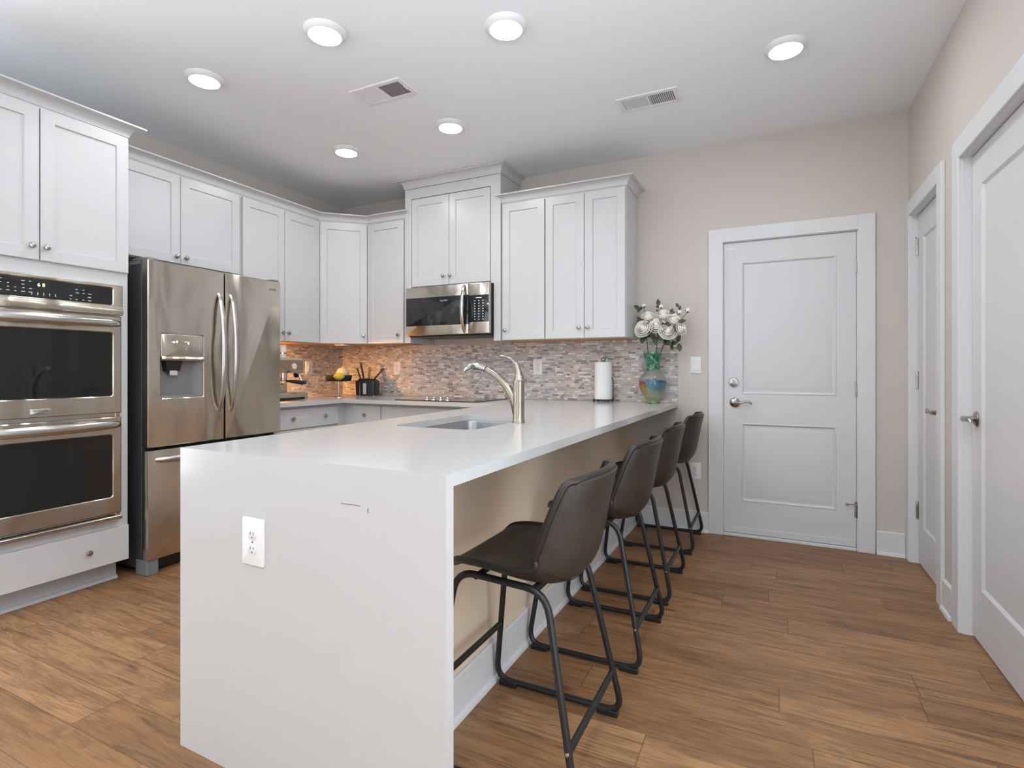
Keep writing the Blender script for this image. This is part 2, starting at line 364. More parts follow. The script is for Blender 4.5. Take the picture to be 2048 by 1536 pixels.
class MB:
    def __init__(s, T=None): s.bm = bmesh.new(); s.T = T or ident
    def loft(s, loops, cap0=True, cap1=True, closed=False):
        bm = s.bm
        vs = [[bm.verts.new(p) for p in L] for L in loops]
        n = len(vs[0])
        rng = range(len(vs)) if closed else range(len(vs) - 1)
        for i in rng:
            A, B = vs[i], vs[(i + 1) % len(vs)]
            for j in range(n):
                k = (j + 1) % n
                try: bm.faces.new((A[j], A[k], B[k], B[j]))
                except ValueError: pass
        if not closed:
            if cap0: bm.faces.new(vs[0][::-1])
            if cap1: bm.faces.new(vs[-1])
        return s
    def box(s, a0, a1, b0, b1, c0, c1, bev=0.0, T=None):
        T = T or s.T
        if bev <= 0:
            L = [[T(a0, b0, c), T(a1, b0, c), T(a1, b1, c), T(a0, b1, c)] for c in (c0, c1)]
            return s.loft(L)
        e = bev
        def sq(i, c): return [T(a0 + i, b0 + i, c), T(a1 - i, b0 + i, c), T(a1 - i, b1 - i, c), T(a0 + i, b1 - i, c)]
        def oc(c):  # octagon with cut corners
            return [T(a0 + e, b0, c), T(a1 - e, b0, c), T(a1, b0 + e, c), T(a1, b1 - e, c), T(a1 - e, b1, c), T(a0 + e, b1, c), T(a0, b1 - e, c), T(a0, b0 + e, c)]
        def oi(c):
            k = e * 0.999
            return [T(a0 + e, b0 + k, c), T(a1 - e, b0 + k, c), T(a1 - k, b0 + e, c), T(a1 - k, b1 - e, c), T(a1 - e, b1 - k, c), T(a0 + e, b1 - k, c), T(a0 + k, b1 - e, c), T(a0 + k, b0 + e, c)]
        return s.loft([oi(c0), oc(c0 + e), oc(c1 - e), oi(c1)])
    def plate(s, rect, n0, n1, r=0.0, bev=0.0, k=4, T=None):
        """rounded plate in the s-z plane of the frame, from depth n0 to n1 (n1 the face)"""
        T = T or s.T
        def L(i, n):
            return [T(u, n, v) for u, v in rr(rect[0] + i, rect[1] - i, rect[2] + i, rect[3] - i, max(r - i, 0.0004), k)]
        ls = [L(0, n0)]
        if bev: ls += [L(0, n1 - bev), L(bev * 0.3, n1 - bev * 0.3), L(bev, n1)]
        else: ls += [L(0, n1)]
        return s.loft(ls)
    def ring(s, outer, inner, n0, n1, ro=0.0, ri=0.0, bev=0.0, k=4, nin=None, T=None):
        T = T or s.T
        def L(R, i, n, r):
            return [T(u, n, v) for u, v in rr(R[0] + i, R[1] - i, R[2] + i, R[3] - i, max(r - i, 0.0004), k)]
        nin = n1 if nin is None else nin
        ls = [L(outer, 0, n0, ro), L(outer, 0, n1 - bev, ro), L(outer, bev, n1, ro), L(inner, -bev, nin, ri), L(inner, 0, nin - bev, ri), L(inner, 0, n0, ri)]
        return s.loft(ls, closed=True)
    def nest(s, rects, T=None, k=1, back=None):
        """stack of (rect, n) loops, closed front"""
        T = T or s.T
        ls = [[T(a, n, c), T(b, n, c), T(b, n, d), T(a, n, d)] and [T(a, n, c), T(b, n, c), T(b, n, d), T(a, n, d)] for (a, b, c, d), n in rects]
        return s.loft(ls)
    def tube(s, pts, r, seg=10, flat=None, up=None, cap=True):
        pts = [Vector(p) for p in pts]; n = len(pts)
        rs = r if isinstance(r, (list, tuple)) else [r] * n
        tang = []
        for i in range(n):
            a = pts[max(0, i - 1)]; b = pts[min(n - 1, i + 1)]
            tang.append((b - a).normalized())
        ref = Vector(up) if up else (Vector((0, 0, 1)) if abs(tang[0].z) < 0.9 else Vector((1, 0, 0)))
        loops = []
        for i in range(n):
            t = tang[i]
            a = (ref - t * ref.dot(t))
            if a.length < 1e-6: a = Vector((1, 0, 0)) - t * t.x
            a.normalize(); b = t.cross(a); ref = a if not up else Vector(up)
            ra = rs[i]; rb = rs[i] * (flat if flat else 1.0)
            loops.append([pts[i] + a * ra * math.cos(2 * PI * j / seg) + b * rb * math.sin(2 * PI * j / seg) for j in range(seg)])
        return s.loft(loops, cap, cap)
    def lathe(s, prof, M=None, seg=24):
        """prof [(r,h)] revolved; M maps (x,y,h) to the world"""
        M = M or ident
        loops = [[M(max(r, 1e-4) * math.cos(2 * PI * j / seg), max(r, 1e-4) * math.sin(2 * PI * j / seg), h) for j in range(seg)] for r, h in prof]
        return s.loft(loops)
    def prism(s, poly, z0, z1):
        return s.loft([[Vector((x, y, z)) for x, y in poly] for z in (z0, z1)])
    def sweep(s, path, prof, flare=(0, 0)):
        """prof [(n,z)] closed polygon swept along 2-D path with mitres, n to the right of travel"""
        P = [Vector((p[0], p[1])) for p in path]; loops = []
        for i, p in enumerate(P):
            d0 = (P[i] - P[i - 1]).normalized() if i else None
            d1 = (P[i + 1] - P[i]).normalized() if i < len(P) - 1 else None
            if d0 is None: d0 = d1
            if d1 is None: d1 = d0
            n0 = Vector((d0.y, -d0.x)); n1 = Vector((d1.y, -d1.x))
            b = (n0 + n1); b = b / max(0.2, 1 + n0.dot(n1))
            k = -flare[0] if i == 0 else (flare[1] if i == len(P) - 1 else 0); d = d0 if i else d1
            loops.append([Vector((p.x + b.x * n + d.x * k * max(0, n - 0.019), p.y + b.y * n + d.y * k * max(0, n - 0.019), z)) for n, z in prof])
        return s.loft(loops)

def rr(u0, u1, v0, v1, r, k=4):
    out = []
    for cx, cy, a0 in ((u1 - r, v0 + r, -PI / 2), (u1 - r, v1 - r, 0), (u0 + r, v1 - r, PI / 2), (u0 + r, v0 + r, PI)):
        for i in range(k + 1):
            a = a0 + PI / 2 * i / k
            out.append((cx + r * math.cos(a), cy + r * math.sin(a)))
    return out

def tag(o, label=None, cat=None, group=None, kind=None):
    if label: o['label'] = label
    if cat: o['category'] = cat
    if group: o['group'] = group
    if kind: o['kind'] = kind
    return o

def thing(name, loc, label=None, cat=None, group=None, kind=None):
    o = bpy.data.objects.new(name, None); C.objects.link(o)
    o.empty_display_size = 0.1
    o.location = loc; OFF[o] = Vector(loc)
    return tag(o, label, cat, group, kind)

def obj(name, mb, material, parent=None, origin=None, angle=35, mods=None, label=None):
    """links the shapes in mb (world coordinates) as ONE mesh object"""
    bm = mb.bm
    bmesh.ops.recalc_face_normals(bm, faces=bm.faces)
    off = OFF[parent] if parent is not None else Vector(origin or (0, 0, 0))
    if off.length: bmesh.ops.translate(bm, verts=bm.verts, vec=-off)
    me = bpy.data.meshes.new(name); bm.to_mesh(me); bm.free()
    me.materials.append(M[material] if isinstance(material, str) else material)
    for p in me.polygons: p.use_smooth = True
    me.set_sharp_from_angle(angle=math.radians(angle))
    o = bpy.data.objects.new(name, me); C.objects.link(o)
    if parent is not None: o.parent = parent
    else: o.location = off
    OFF[o] = off
    if label: o['label'] = label
    return o

def structure(name, mb, material, origin=None, parent=None):
    o = obj(name, mb, material, parent, origin)
    if parent is None: o['kind'] = 'structure'
    return o

def copy_tree(o, parent=None):
    c = o.copy(); C.objects.link(c)
    if parent is not None: c.parent = parent
    for ch in list(o.children): copy_tree(ch, c)
    return c

def text_mesh(name, txt, size, Mx, material, parent, depth=0.0004):
    cu = bpy.data.curves.new(name, 'FONT'); cu.body = txt; cu.size = size; cu.extrude = depth
    cu.align_x = 'CENTER'; cu.align_y = 'CENTER'; cu.resolution_u = 3
    tmp = bpy.data.objects.new(name, cu); C.objects.link(tmp)
    dg = bpy.context.evaluated_depsgraph_get()
    me = bpy.data.meshes.new_from_object(tmp.evaluated_get(dg))
    bpy.data.objects.remove(tmp); bpy.data.curves.remove(cu)
    off = OFF[parent]
    for v in me.vertices: v.co = Mx(v.co.x, v.co.z, v.co.y) - off
    me.materials.clear(); me.materials.append(M[material])
    o = bpy.data.objects.new(name, me); C.objects.link(o); o.parent = parent; OFF[o] = off
    return o

# ------------------------------------------------------------------ room shell
mb = MB(); mb.box(-0.12, W + 0.12, ROOM_Y - 0.12, 0.12, -0.08, 0.0); structure('floor', mb, 'floor')
mb = MB(); mb.box(-0.12, W + 0.12, ROOM_Y - 0.12, 0.12, H, H + 0.1); structure('ceiling', mb, 'ceiling')
mb = MB()
LWY = (-3.25, -4.45)  # left wall opening added for the side fill light
mb.box(-0.12, 0, LWY[0], 0.12, 0, H); mb.box(-0.12, 0, ROOM_Y - 0.12, LWY[1], 0, H)
mb.box(-0.12, 0, LWY[1], LWY[0], 0, 0.35); mb.box(-0.12, 0, LWY[1], LWY[0], 2.35, H)
structure('wall_left', mb, 'wall')
# back wall with the entry door opening
DX0, DX1, DZ = 3.508, 4.308, 2.046
mb = MB()
mb.box(0, DX0, 0, 0.12, 0, H); mb.box(DX1, W + 0.12, 0, 0.12, 0, H); mb.box(DX0, DX1, 0, 0.12, DZ, H)
structure('wall_back', mb, 'wall')
# right wall with two closet door openings
FY0, FY1 = -0.088, -0.705       # far door opening
NY0, NY1 = -1.062, -1.83        # near door opening
RZ = 2.083
mb = MB()
for y0, y1 in ((FY0, 0.0), (NY0, FY1), (SWY[0], NY1), (ROOM_Y, SWY[1])):
    mb.box(W, W + 0.12, y0, y1, 0, H)
for y0, y1 in ((FY1, FY0), (NY1, NY0)):
    mb.box(W, W + 0.12, y0, y1, RZ, H)
mb.box(W, W + 0.12, SWY[1], SWY[0], 0, 0.10); mb.box(W, W + 0.12, SWY[1], SWY[0], 2.30, H)  # opening added for the side fill light, out of view
structure('wall_right', mb, 'wall')
# rear wall with three window openings added for the fill lights
mb = MB(); xs = [0.0]
for wx in WINX: xs += [wx - 0.6, wx + 0.6]
xs.append(W)
for i in range(0, len(xs), 2): mb.box(xs[i], xs[i + 1], ROOM_Y - 0.12, ROOM_Y, 0, H)
for wx in WINX:
    mb.box(wx - 0.6, wx + 0.6, ROOM_Y - 0.12, ROOM_Y, 0, 0.45); mb.box(wx - 0.6, wx + 0.6, ROOM_Y - 0.12, ROOM_Y, 2.45, H)
structure('wall_rear', mb, 'wall')
for i, wx in enumerate(WINX):
    t = thing('window_%d' % (i + 1), (wx, ROOM_Y, 0.45), kind='structure')  # unseen window, added to carry the rear fill light
    F = frame((wx, ROOM_Y - 0.02), (-1, 0))
    mb = MB(F); mb.ring((-0.6, 0.6, 0.45, 2.45), (-0.55, 0.55, 0.5, 2.4), -0.05, 0.015, bev=0.004)
    mb.box(-0.55, 0.55, -0.03, 0.0, 1.43, 1.47)
    obj('frame', mb, 'trim', t)

for k, (x, u) in enumerate(((W, (0, -1)),)):
    t = thing('window_%d' % (k + 4), (x, -3.3, 0.1), kind='structure')  # unseen glazed opening, added to carry the right fill light
    F = frame((x, -3.3), u)
    mb = MB(F); mb.ring((-0.85, 0.85, 0.10, 2.30), (-0.8, 0.8, 0.15, 2.25), -0.05, 0.015, bev=0.004)
    mb.box(-0.02, 0.02, -0.03, 0.0, 0.15, 2.25)
    obj('frame', mb, 'trim', t)

t = thing('window_5', (0, -3.85, 0.35), kind='structure')  # unseen window, added to carry the left fill light
mb = MB(frame((0, -3.85), (0, 1))); mb.ring((-0.6, 0.6, 0.35, 2.35), (-0.55, 0.55, 0.40, 2.30), -0.05, 0.015, bev=0.004); mb.box(-0.55, 0.55, -0.03, 0.0, 1.33, 1.37)
obj('frame', mb, 'trim', t)

# baseboards with quarter-round shoe
BP = [(0, 0), (0.026, 0), (0.026, 0.008), (0.022, 0.016), (0.014, 0.020), (0.014, 0.142), (0.010, 0.147), (0, 0.147)]
def baseboard(name, path):
    mb = MB(); mb.sweep(path, BP); structure(name, mb, 'trim')
baseboard('baseboard_back', [(2.915, -0.0005), (3.414, -0.0005)])
baseboard('baseboard_back_corner', [(4.408, -0.0005), (4.555, -0.0005)])
baseboard('baseboard_right', [(W - 0.0005, -0.80), (W - 0.0005, -0.945)])
baseboard('baseboard_right_rear', [(W - 0.0005, -1.925), (W - 0.0005, -2.44)])
baseboard('baseboard_left', [(0.0005, ROOM_Y), (0.0005, -3.125)])
# door casings
def casing(name, F, s0, s1, wd, top, th=0.018):
    mb = MB(F)
    mb.box(s0 - wd, s0, 0.0005, th, 0, top + wd, 0.002)
    mb.box(s1, s1 + wd, 0.0005, th, 0, top + wd, 0.002)
    mb.box(s0 - 0.002, s1 + 0.002, 0.0005, th, top, top + wd, 0.002)
    # jamb lining
    mb.box(s0, s0 + 0.004, -0.115, 0.004, 0, top); mb.box(s1 - 0.004, s1, -0.115, 0.004, 0, top); mb.box(s0, s1, -0.115, 0.004, top - 0.004, top)
    structure(name, mb, 'trim')
FB = frame((0, 0), (1, 0))                    # back wall: s = x, n = -y
FR = frame((W, 0), (0, -1))                   # right wall: s = -y, n = -x
FL = frame((0, 0), (0, 1))                    # left wall: s = y, n = x
casing('trim_1', FB, DX0, DX1, 0.094, DZ)
casing('trim_2', FR, -FY0, -FY1, 0.086, RZ)
casing('trim_3', FR, -NY0, -NY1, 0.094, RZ)

def hinge(F, s, z, n, parent, h=0.10):
    mb = MB(F)
    M2 = lambda x, y, hh: F(s + x, n + y, z - h / 2 + hh)
    mb.lathe([(0.0, 0), (0.0065, 0), (0.0065, h / 3 - 0.001), (0.0055, h / 3), (0.0065, h / 3 + 0.001), (0.0065, 2 * h / 3 - 0.001), (0.0055, 2 * h / 3), (0.0065, 2 * h / 3 + 0.001), (0.0065, h), (0.004, h + 0.004), (0.0, h + 0.005)], M2, 10)
    mb.box(s - 0.016, s + 0.016, n - 0.006, n - 0.003, z - h / 2, z + h / 2)
    return obj('hinge', mb, 'nickel', parent, label='satin nickel hinge')
def door_stop(F, s, z, n, ds, parent):
    mb = MB()
    mb.tube([F(s, n, z), F(s + ds * 0.5, n + 0.018, z + 0.002), F(s + ds, n + 0.022, z)], 0.0035, 8)
    mb.tube([F(s + ds * 0.86, n + 0.021, z), F(s + ds * 1.18, n + 0.023, z)], 0.0075, 10)
    return obj('door_stop', mb, 'nickel', parent, label='small nickel hinge-pin door stop')
def lever(F, s, z, n, dirn, parent, L=0.105):
    lv = MB()
    A = lambda x, y, h: F(s + x, n + h, z + y)
    lv.lathe([(0.0, 0), (0.033, 0), (0.034, 0.004), (0.030, 0.008), (0.022, 0.012), (0.012, 0.016), (0.0115, 0.045), (0.013, 0.050), (0.0, 0.052)], A, 24)
    pts = [F(s, n + 0.045, z), F(s + dirn * 0.015, n + 0.052, z + 0.001), F(s + dirn * 0.04, n + 0.056, z + 0.002), F(s + dirn * 0.07, n + 0.055, z + 0.009), F(s + dirn * 0.09, n + 0.053, z + 0.009), F(s + dirn * L, n + 0.050, z + 0.001), F(s + dirn * (L + 0.004), n + 0.049, z - 0.008)]
    lv.tube(pts, [0.010, 0.010, 0.009, 0.008, 0.0075, 0.007, 0.005], 10)
    return obj('lever_handle', lv, 'nickel', parent, label='satin nickel lever handle on round rose')

# entry door (door_1): two moulded panels
t = thing('door_1', ((DX0 + DX1) / 2, 0.03, 0), kind='structure')
mb = MB(FB)
a, b = DX0 + 0.006, DX1 - 0.006
ds0, ds1 = -0.045, -0.006
def panel_front(mb, rect, n1, steps):
    x0, x1, z0, z1 = rect
    ls = [((x0 + i, x1 - i, z0 + i, z1 - i), n1 + d) for i, d in steps]
    mb.nest(ls)
def door_leaf(mb, rect, panels, n0, n1, steps):
    """slab with rectangular openings filled by profiled panels (openings share the same s range)"""
    x0, x1, z0, z1 = rect
    p0, p1 = panels[0][0], panels[0][1]
    mb.box(x0, p0, n0, n1, z0, z1); mb.box(p1, x1, n0, n1, z0, z1)
    zz = z0
    for (_, _, c, d) in panels:
        mb.box(p0, p1, n0, n1, zz, c); zz = d
        x = [((p0 + i, p1 - i, c + i, d - i), n1 + dd) for i, dd in steps]
        mb.nest([((p0, p1, c, d), n0)] + x)
    mb.box(p0, p1, n0, n1, zz, z1)
MOULD = [(0.0, 0.0), (0.006, 0.003), (0.012, -0.001), (0.016, -0.009), (0.022, -0.010), (0.050, -0.003), (0.054, -0.0025)]
door_leaf(mb, (a, b, 0.022, DZ - 0.007), [(3.627, 4.195, 0.245, 0.787), (3.627, 4.195, 0.985, 1.90)], ds0, ds1, MOULD)
lf = obj('door_leaf', mb, 'door', t, angle=20)
lever(FB, 3.585, 0.927, ds1, 1, t)
mb = MB(); A = lambda x, y, h: FB(3.578 + x, ds1 + h, 1.068 + y)
mb.lathe([(0, 0), (0.032, 0), (0.033, 0.004), (0.029, 0.011), (0.016, 0.013), (0.0, 0.014)], A, 24)
mb.box(3.573, 3.583, ds1 + 0.012, ds1 + 0.030, 1.050, 1.086, 0.003, FB)
obj('deadbolt', mb, 'nickel', t, label='round nickel deadbolt with thumb turn')
for z in (1.822, 1.033, 0.262): hinge(FB, 4.309, z, 0.001, t)
door_stop(FB, 4.305, 0.298, 0.008, -0.055, t)
mb = MB(FB); mb.box(a, b, -0.10, 0.012, 0.0, 0.020, 0.003); obj('threshold', mb, 'trim', t)
mb = MB(FB); mb.box(a + 0.02, a + 0.075, ds1, ds1 + 0.003, 1.990, 2.002, 0.001); obj('alarm_contact', mb, 'plastic', t)
mb = MB(FB); mb.box(a + 0.002, b - 0.002, ds1, ds1 + 0.005, 0.024, 0.066, 0.002); obj('sweep', mb, 'door', t)

FLAT = [(0.0, 0.0), (0.012, -0.010), (0.014, -0.010)]
def closet_door(num, s0, s1, lev, levdir, hinges, hs):
    t = thing('door_%d' % num, (W, -(s0 + s1) / 2, 0), kind='structure')
    mb = MB(FR); n1 = -0.030
    door_leaf(mb, (s0 + 0.007, s1 - 0.007, 0.012, RZ - 0.008), [(s0 + 0.118, s1 - 0.118, 0.235, 1.930)], n1 - 0.035, n1, FLAT)
    obj('door_leaf', mb, 'door', t, angle=20)
    lever(FR, lev[0], lev[1], n1, levdir, t)
    for z in hinges: hinge(FR, hs, z, n1 + 0.006, t)
    return t
d2 = closet_door(2, -FY0, -FY1, (0.635, 0.935), -1, (1.889, 1.092, 0.318), 0.094)
door_stop(FR, 0.094, 1.945, -0.020, -0.045, d2)
d3 = closet_door(3, -NY0, -NY1, (1.128, 0.945), 1, (1.889, 1.092, 0.318), 1.824)

# ------------------------------------------------------------------ backsplash
BS0, BS1 = 0.9165, 1.379
mb = MB(FB); mb.box(0.0105, 3.2005, 0.0006, 0.010, BS0, BS1)
o = obj('backsplash', mb, 'mosaic'); tag(o, 'grey and tan stone mosaic backsplash along the back wall behind the cooktop', 'backsplash')
mb = MB(FL); mb.box(-1.345, -0.0006, 0.0006, 0.010, BS0, BS1)
o = obj('backsplash', mb, 'mosaic'); tag(o, 'warm lit stone mosaic backsplash on the left wall beside the refrigerator', 'backsplash')

# ------------------------------------------------------------------ cabinets
def shaker(T, s0, s1, z0, z1, n0, n1, fr=0.058, rec=0.009):
    mb = MB(T); b = 0.0018
    L = [((s0, s1, z0, z1), n0), ((s0, s1, z0, z1), n1 - b), ((s0 + b, s1 - b, z0 + b, z1 - b), n1),
         ((s0 + fr, s1 - fr, z0 + fr, z1 - fr), n1), ((s0 + fr + 0.004, s1 - fr - 0.004, z0 + fr + 0.004, z1 - fr - 0.004), n1 - rec)]
    return mb.nest(L)
def slab_front(T, s0, s1, z0, z1, n0, n1):
    mb = MB(T); b = 0.002
    return mb.nest([((s0, s1, z0, z1), n0), ((s0, s1, z0, z1), n1 - b), ((s0 + b, s1 - b, z0 + b, z1 - b), n1)])
def knob(T, s, z, n, parent):
    mb = MB(); A = lambda x, y, h: T(s + x, n + h, z + y)
    mb.lathe([(0, 0), (0.0075, 0), (0.0065, 0.004), (0.005, 0.010), (0.0075, 0.014), (0.0142, 0.017), (0.0150, 0.021), (0.0125, 0.0255), (0.006, 0.0275), (0, 0.028)], A, 16)
    return obj('knob', mb, 'nickel', parent, label='satin nickel round knob')
def cabinet(name, label, T, w, d, z0, z1, doors, base, drawers=(), cat='cabinet', group=None, body=None, under=True, extra=None):
    t = thing(name, base, label, cat, group)
    mb = MB(T)
    if body: body(mb)
    else: mb.box(0.0008, w - 0.0008, 0.002, d, z0, z1, 0.001)
    obj('cabinet_body', mb, 'cab', t)
    if under:
        mb = MB(T); mb.box(0.004, w - 0.004, 0.013, d - 0.003, z0 - 0.003, z0 - 0.0002); obj('underside', mb, 'under', t, label='bare maple coloured underside')
    for s0, s1, c0, c1, kn in doors:
        dr = obj('door', shaker(T, s0, s1, c0, c1, d + 0.001, d + 0.020), 'cab', t)
        if kn: knob(T, kn[0], kn[1], d + 0.020, dr)
    for s0, s1, c0, c1, kns in drawers:
        dr = obj('drawer', slab_front(T, s0, s1, c0, c1, d + 0.001, d + 0.020), 'cab', t)
        for k in kns: knob(T, k[0], k[1], d + 0.020, dr)
    return t
UZ0, UZ1 = 1.381, 2.440      # wall cabinets
DZ0, DZ1 = 1.384, 2.426      # their doors

# tall oven cabinet: s = y + 3.106
TO = frame((0, -3.106), (0, 1)); OW = 0.808; OD = 0.613
def oven_body(mb):
    mb.box(0, 0.045, 0.002, OD, 0.113, UZ1, 0.001); mb.box(OW - 0.046, OW, 0.002, OD, 0.113, UZ1, 0.001)
    mb.box(0.045, OW - 0.046, 0.002, OD, 1.612, UZ1); mb.box(0.045, OW - 0.046, 0.002, OD, 0.113, 0.345)
    mb.box(0.045, OW - 0.046, 0.002, 0.02, 0.345, 1.612)
ovc = cabinet('oven_cabinet', 'tall white cabinet holding the double wall oven, two doors above', TO, OW, OD, 0.113, UZ1,
              [(0.006, 0.4015, 1.686, DZ1, (0.368, 1.750)), (0.4065, OW - 0.006, 1.686, DZ1, (0.426, 1.750))], (0.3, -2.70, 0),
              [(0.006, OW - 0.004, 0.114, 0.301, ((0.200, 0.205), (0.606, 0.205)))], body=oven_body, under=False)
mb = MB(TO); mb.box(0.0, OW - 0.018, 0.002, 0.535, 0.0, 0.112)
mb.sweep([(0.535, -3.106), (0.535, -2.316)], [(0, 0.0), (0.018, 0.0), (0.016, 0.010), (0.010, 0.016), (0, 0.018)])
obj('toe_kick', mb, 'kick', ovc)
# over-fridge cabinet, left wall cabinet, corner, narrow back cabinet
TL = frame((0, -2.294), (0, 1))
cabinet('wall_cabinet', 'short white two door cabinet over the refrigerator', TL, 0.923, 0.310, 1.846, UZ1,
        [(0.008, 0.4695, 1.850, DZ1, (0.440, 1.893)), (0.4735, 0.906, 1.850, DZ1, (0.503, 1.893))], (0.15, -1.83, 1.846))
TL2 = frame((0, -1.371), (0, 1))
cabinet('wall_cabinet', 'tall white two door wall cabinet between refrigerator and corner', TL2, 0.759, 0.310, UZ0, UZ1,
        [(0.010, 0.3825, DZ0, DZ1, (0.358, 1.449)), (0.3875, 0.750, DZ0, DZ1, (0.414, 1.449))], (0.15, -0.99, UZ0))
TD = frame((0.310, -0.612), (0.301, 0.278)); DW = math.hypot(0.301, 0.278)
def diag_body(mb): mb.prism([(0.002, -0.002), (0.002, -0.6115), (0.310, -0.6115), (0.6105, -0.334), (0.6105, -0.002)], UZ0, UZ1)
tc_ = thing('corner_cabinet', (0.25, -0.25, UZ0), 'white diagonal corner wall cabinet with one door', 'cabinet')
mb = MB(); diag_body(mb); obj('cabinet_body', mb, 'cab', tc_)
mb = MB(); mb.prism([(0.014, -0.014), (0.014, -0.606), (0.300, -0.606), (0.602, -0.330), (0.602, -0.014)], UZ0 - 0.003, UZ0 - 0.0002); obj('underside', mb, 'under', tc_, label='bare maple coloured underside')
dr = obj('door', shaker(TD, 0.010, DW - 0.010, DZ0, DZ1, 0.001, 0.020), 'cab', tc_); knob(TD, DW - 0.040, 1.452, 0.020, dr)
TB = frame((0.611, 0), (1, 0)); BD = 0.334
cabinet('wall_cabinet', 'white one door wall cabinet between corner cabinet and microwave', TB, 0.414, BD, UZ0, UZ1,
        [(0.012, 0.398, DZ0, DZ1, (0.350, 1.452))], (0.82, -0.17, UZ0))
# microwave cabinet with full-height side stiles
TM = frame((1.026, 0), (1, 0)); MW_ = 0.909
def mw_body(mb):
    mb.box(0.0008, 0.058, 0.002, BD + 0.018, UZ0, 1.832, 0.001); mb.box(MW_ - 0.060, MW_ - 0.0008, 0.002, BD + 0.018, UZ0, 1.832, 0.001)
    mb.box(0.0020, MW_ - 0.0020, 0.002, BD, 1.8325, 2.6715, 0.001); mb.box(0.060, MW_ - 0.080, 0.3, BD + 0.0172, 2.588, 2.6714, 0.001)
    mb.box(0.0012, 0.050, 0.004, 0.30, 1.833, 2.6718); mb.box(MW_ - 0.050, MW_ - 0.0012, 0.004, 0.30, 1.833, 2.6718)
    mb.box(0.0008, 0.066, 0.301, BD + 0.018, 1.831, 2.672, 0.001); mb.box(MW_ - 0.086, MW_ - 0.0008, 0.301, BD + 0.018, 1.831, 2.672, 0.001)
cabinet('microwave_cabinet', 'raised white two door cabinet above the microwave reaching the ceiling', TM, MW_, BD, UZ0, 2.672,
        [(0.072, 0.437, 1.847, 2.580, (0.390, 1.918)), (0.441, 0.818, 1.847, 2.580, (0.456, 1.918))], (1.48, -0.17, UZ0), body=mw_body, under=False)
TR1 = frame((1.937, 0), (1, 0))
cabinet('wall_cabinet', 'white one door wall cabinet right of the microwave', TR1, 0.366, BD, UZ0, UZ1,
        [(0.014, 0.362, DZ0, DZ1, (0.040, 1.458))], (2.12, -0.17, UZ0))
TR2 = frame((2.304, 0), (1, 0))
cabinet('wall_cabinet', 'white two door wall cabinet at the right end above the vase', TR2, 0.605, BD, UZ0, UZ1,
        [(0.004, 0.303, DZ0, DZ1, (0.268, 1.458)), (0.307, 0.600, DZ0, DZ1, (0.332, 1.458))], (2.61, -0.17, UZ0))

def crown(label, path, z0, z1, p=0.062, flare=(0, 0)):
    h = z1 - z0
    prof = [(0.0005, z0), (0.005, z0), (0.006, z0 + 0.10 * h)]
    for i in range(7):
        a = i / 6 * PI / 2
        prof.append((0.008 + (p - 0.012) * (1 - math.cos(a)), z0 + 0.12 * h + (0.72 * h) * math.sin(a)))
    prof += [(p, z0 + 0.86 * h), (p, z1), (0.0005, z1)]
    mb = MB(); mb.sweep(path, prof, flare)
    o = obj('crown_molding', mb, 'cab', angle=25); tag(o, label, 'crown molding')
crown('white cove crown molding on top of the tall oven cabinet', [(OD, -3.106), (OD, -2.298), (0.376, -2.298)], 2.4405, 2.497, 0.066)
crown('white crown molding over the refrigerator and corner cabinets', [(0.310, -2.228), (0.310, -0.612), (0.611, -0.334), (1.0255, -0.334)], 2.4405, 2.497, 0.062, (0, 1))
crown('white crown molding over the right hand wall cabinets', [(1.9362, -0.334), (2.909, -0.334), (2.909, -0.002)], 2.4405, 2.497, 0.060, (1, 0))
crown('tall white crown molding above the microwave cabinet touching the ceiling', [(1.027, -0.002), (1.027, -0.352), (1.934, -0.352), (1.934, -0.002)], 2.6725, 2.7435, 0.052)

# base cabinets
BZ = 0.8845
def base_body(mb, w, d):
    mb.box(0.0008, w - 0.0008, 0.002, d, 0.10, BZ - 0.001, 0.001); mb.box(0.0, w, 0.002, d - 0.075, 0.0, 0.10)
T1 = frame((0, -1.340), (0, 1))
cabinet('base_cabinet', 'white base cabinet with wide two knob drawer beside the refrigerator', T1, 0.640, 0.600, 0.1, BZ,
        [(0.004, 0.318, 0.11, 0.705, (0.29, 0.63)), (0.322, 0.636, 0.11, 0.705, (0.35, 0.63))], (0.3, -1.02, 0),
        [(0.004, 0.636, 0.715, 0.862, ((0.166, 0.791), (0.481, 0.791)))], body=lambda mb: base_body(mb, 0.640, 0.600), under=False)
cb = thing('base_cabinet', (0.3, -0.3, 0), 'white corner base cabinet filler behind the pedestal stand', 'cabinet')
mb = MB(); mb.prism([(0.002, -0.002), (0.002, -0.699), (0.600, -0.699), (0.600, -0.600), (0.690, -0.600), (0.690, -0.002)], 0.0, BZ - 0.001); obj('cabinet_body', mb, 'cab', cb)
T2 = frame((0.691, 0), (1, 0))
cabinet('base_cabinet', 'narrow white one drawer base cabinet left of the cooktop', T2, 0.299, 0.600, 0.1, BZ,
        [(0.006, 0.295, 0.11, 0.690, (0.26, 0.62))], (0.84, -0.3, 0), [(0.006, 0.295, 0.700, 0.862, ((0.140, 0.787),))],
        body=lambda mb: base_body(mb, 0.299, 0.600), under=False)
T3 = frame((0.991, 0), (1, 0))
cabinet('base_cabinet', 'wide white base cabinet with false drawer front under the cooktop', T3, 1.02, 0.600, 0.1, BZ,
        [(0.004, 0.508, 0.11, 0.690, (0.48, 0.62)), (0.512, 1.016, 0.11, 0.690, (0.54, 0.62))], (1.5, -0.3, 0),
        [(0.004, 1.016, 0.700, 0.862, ())], body=lambda mb: base_body(mb, 1.02, 0.600), under=False)

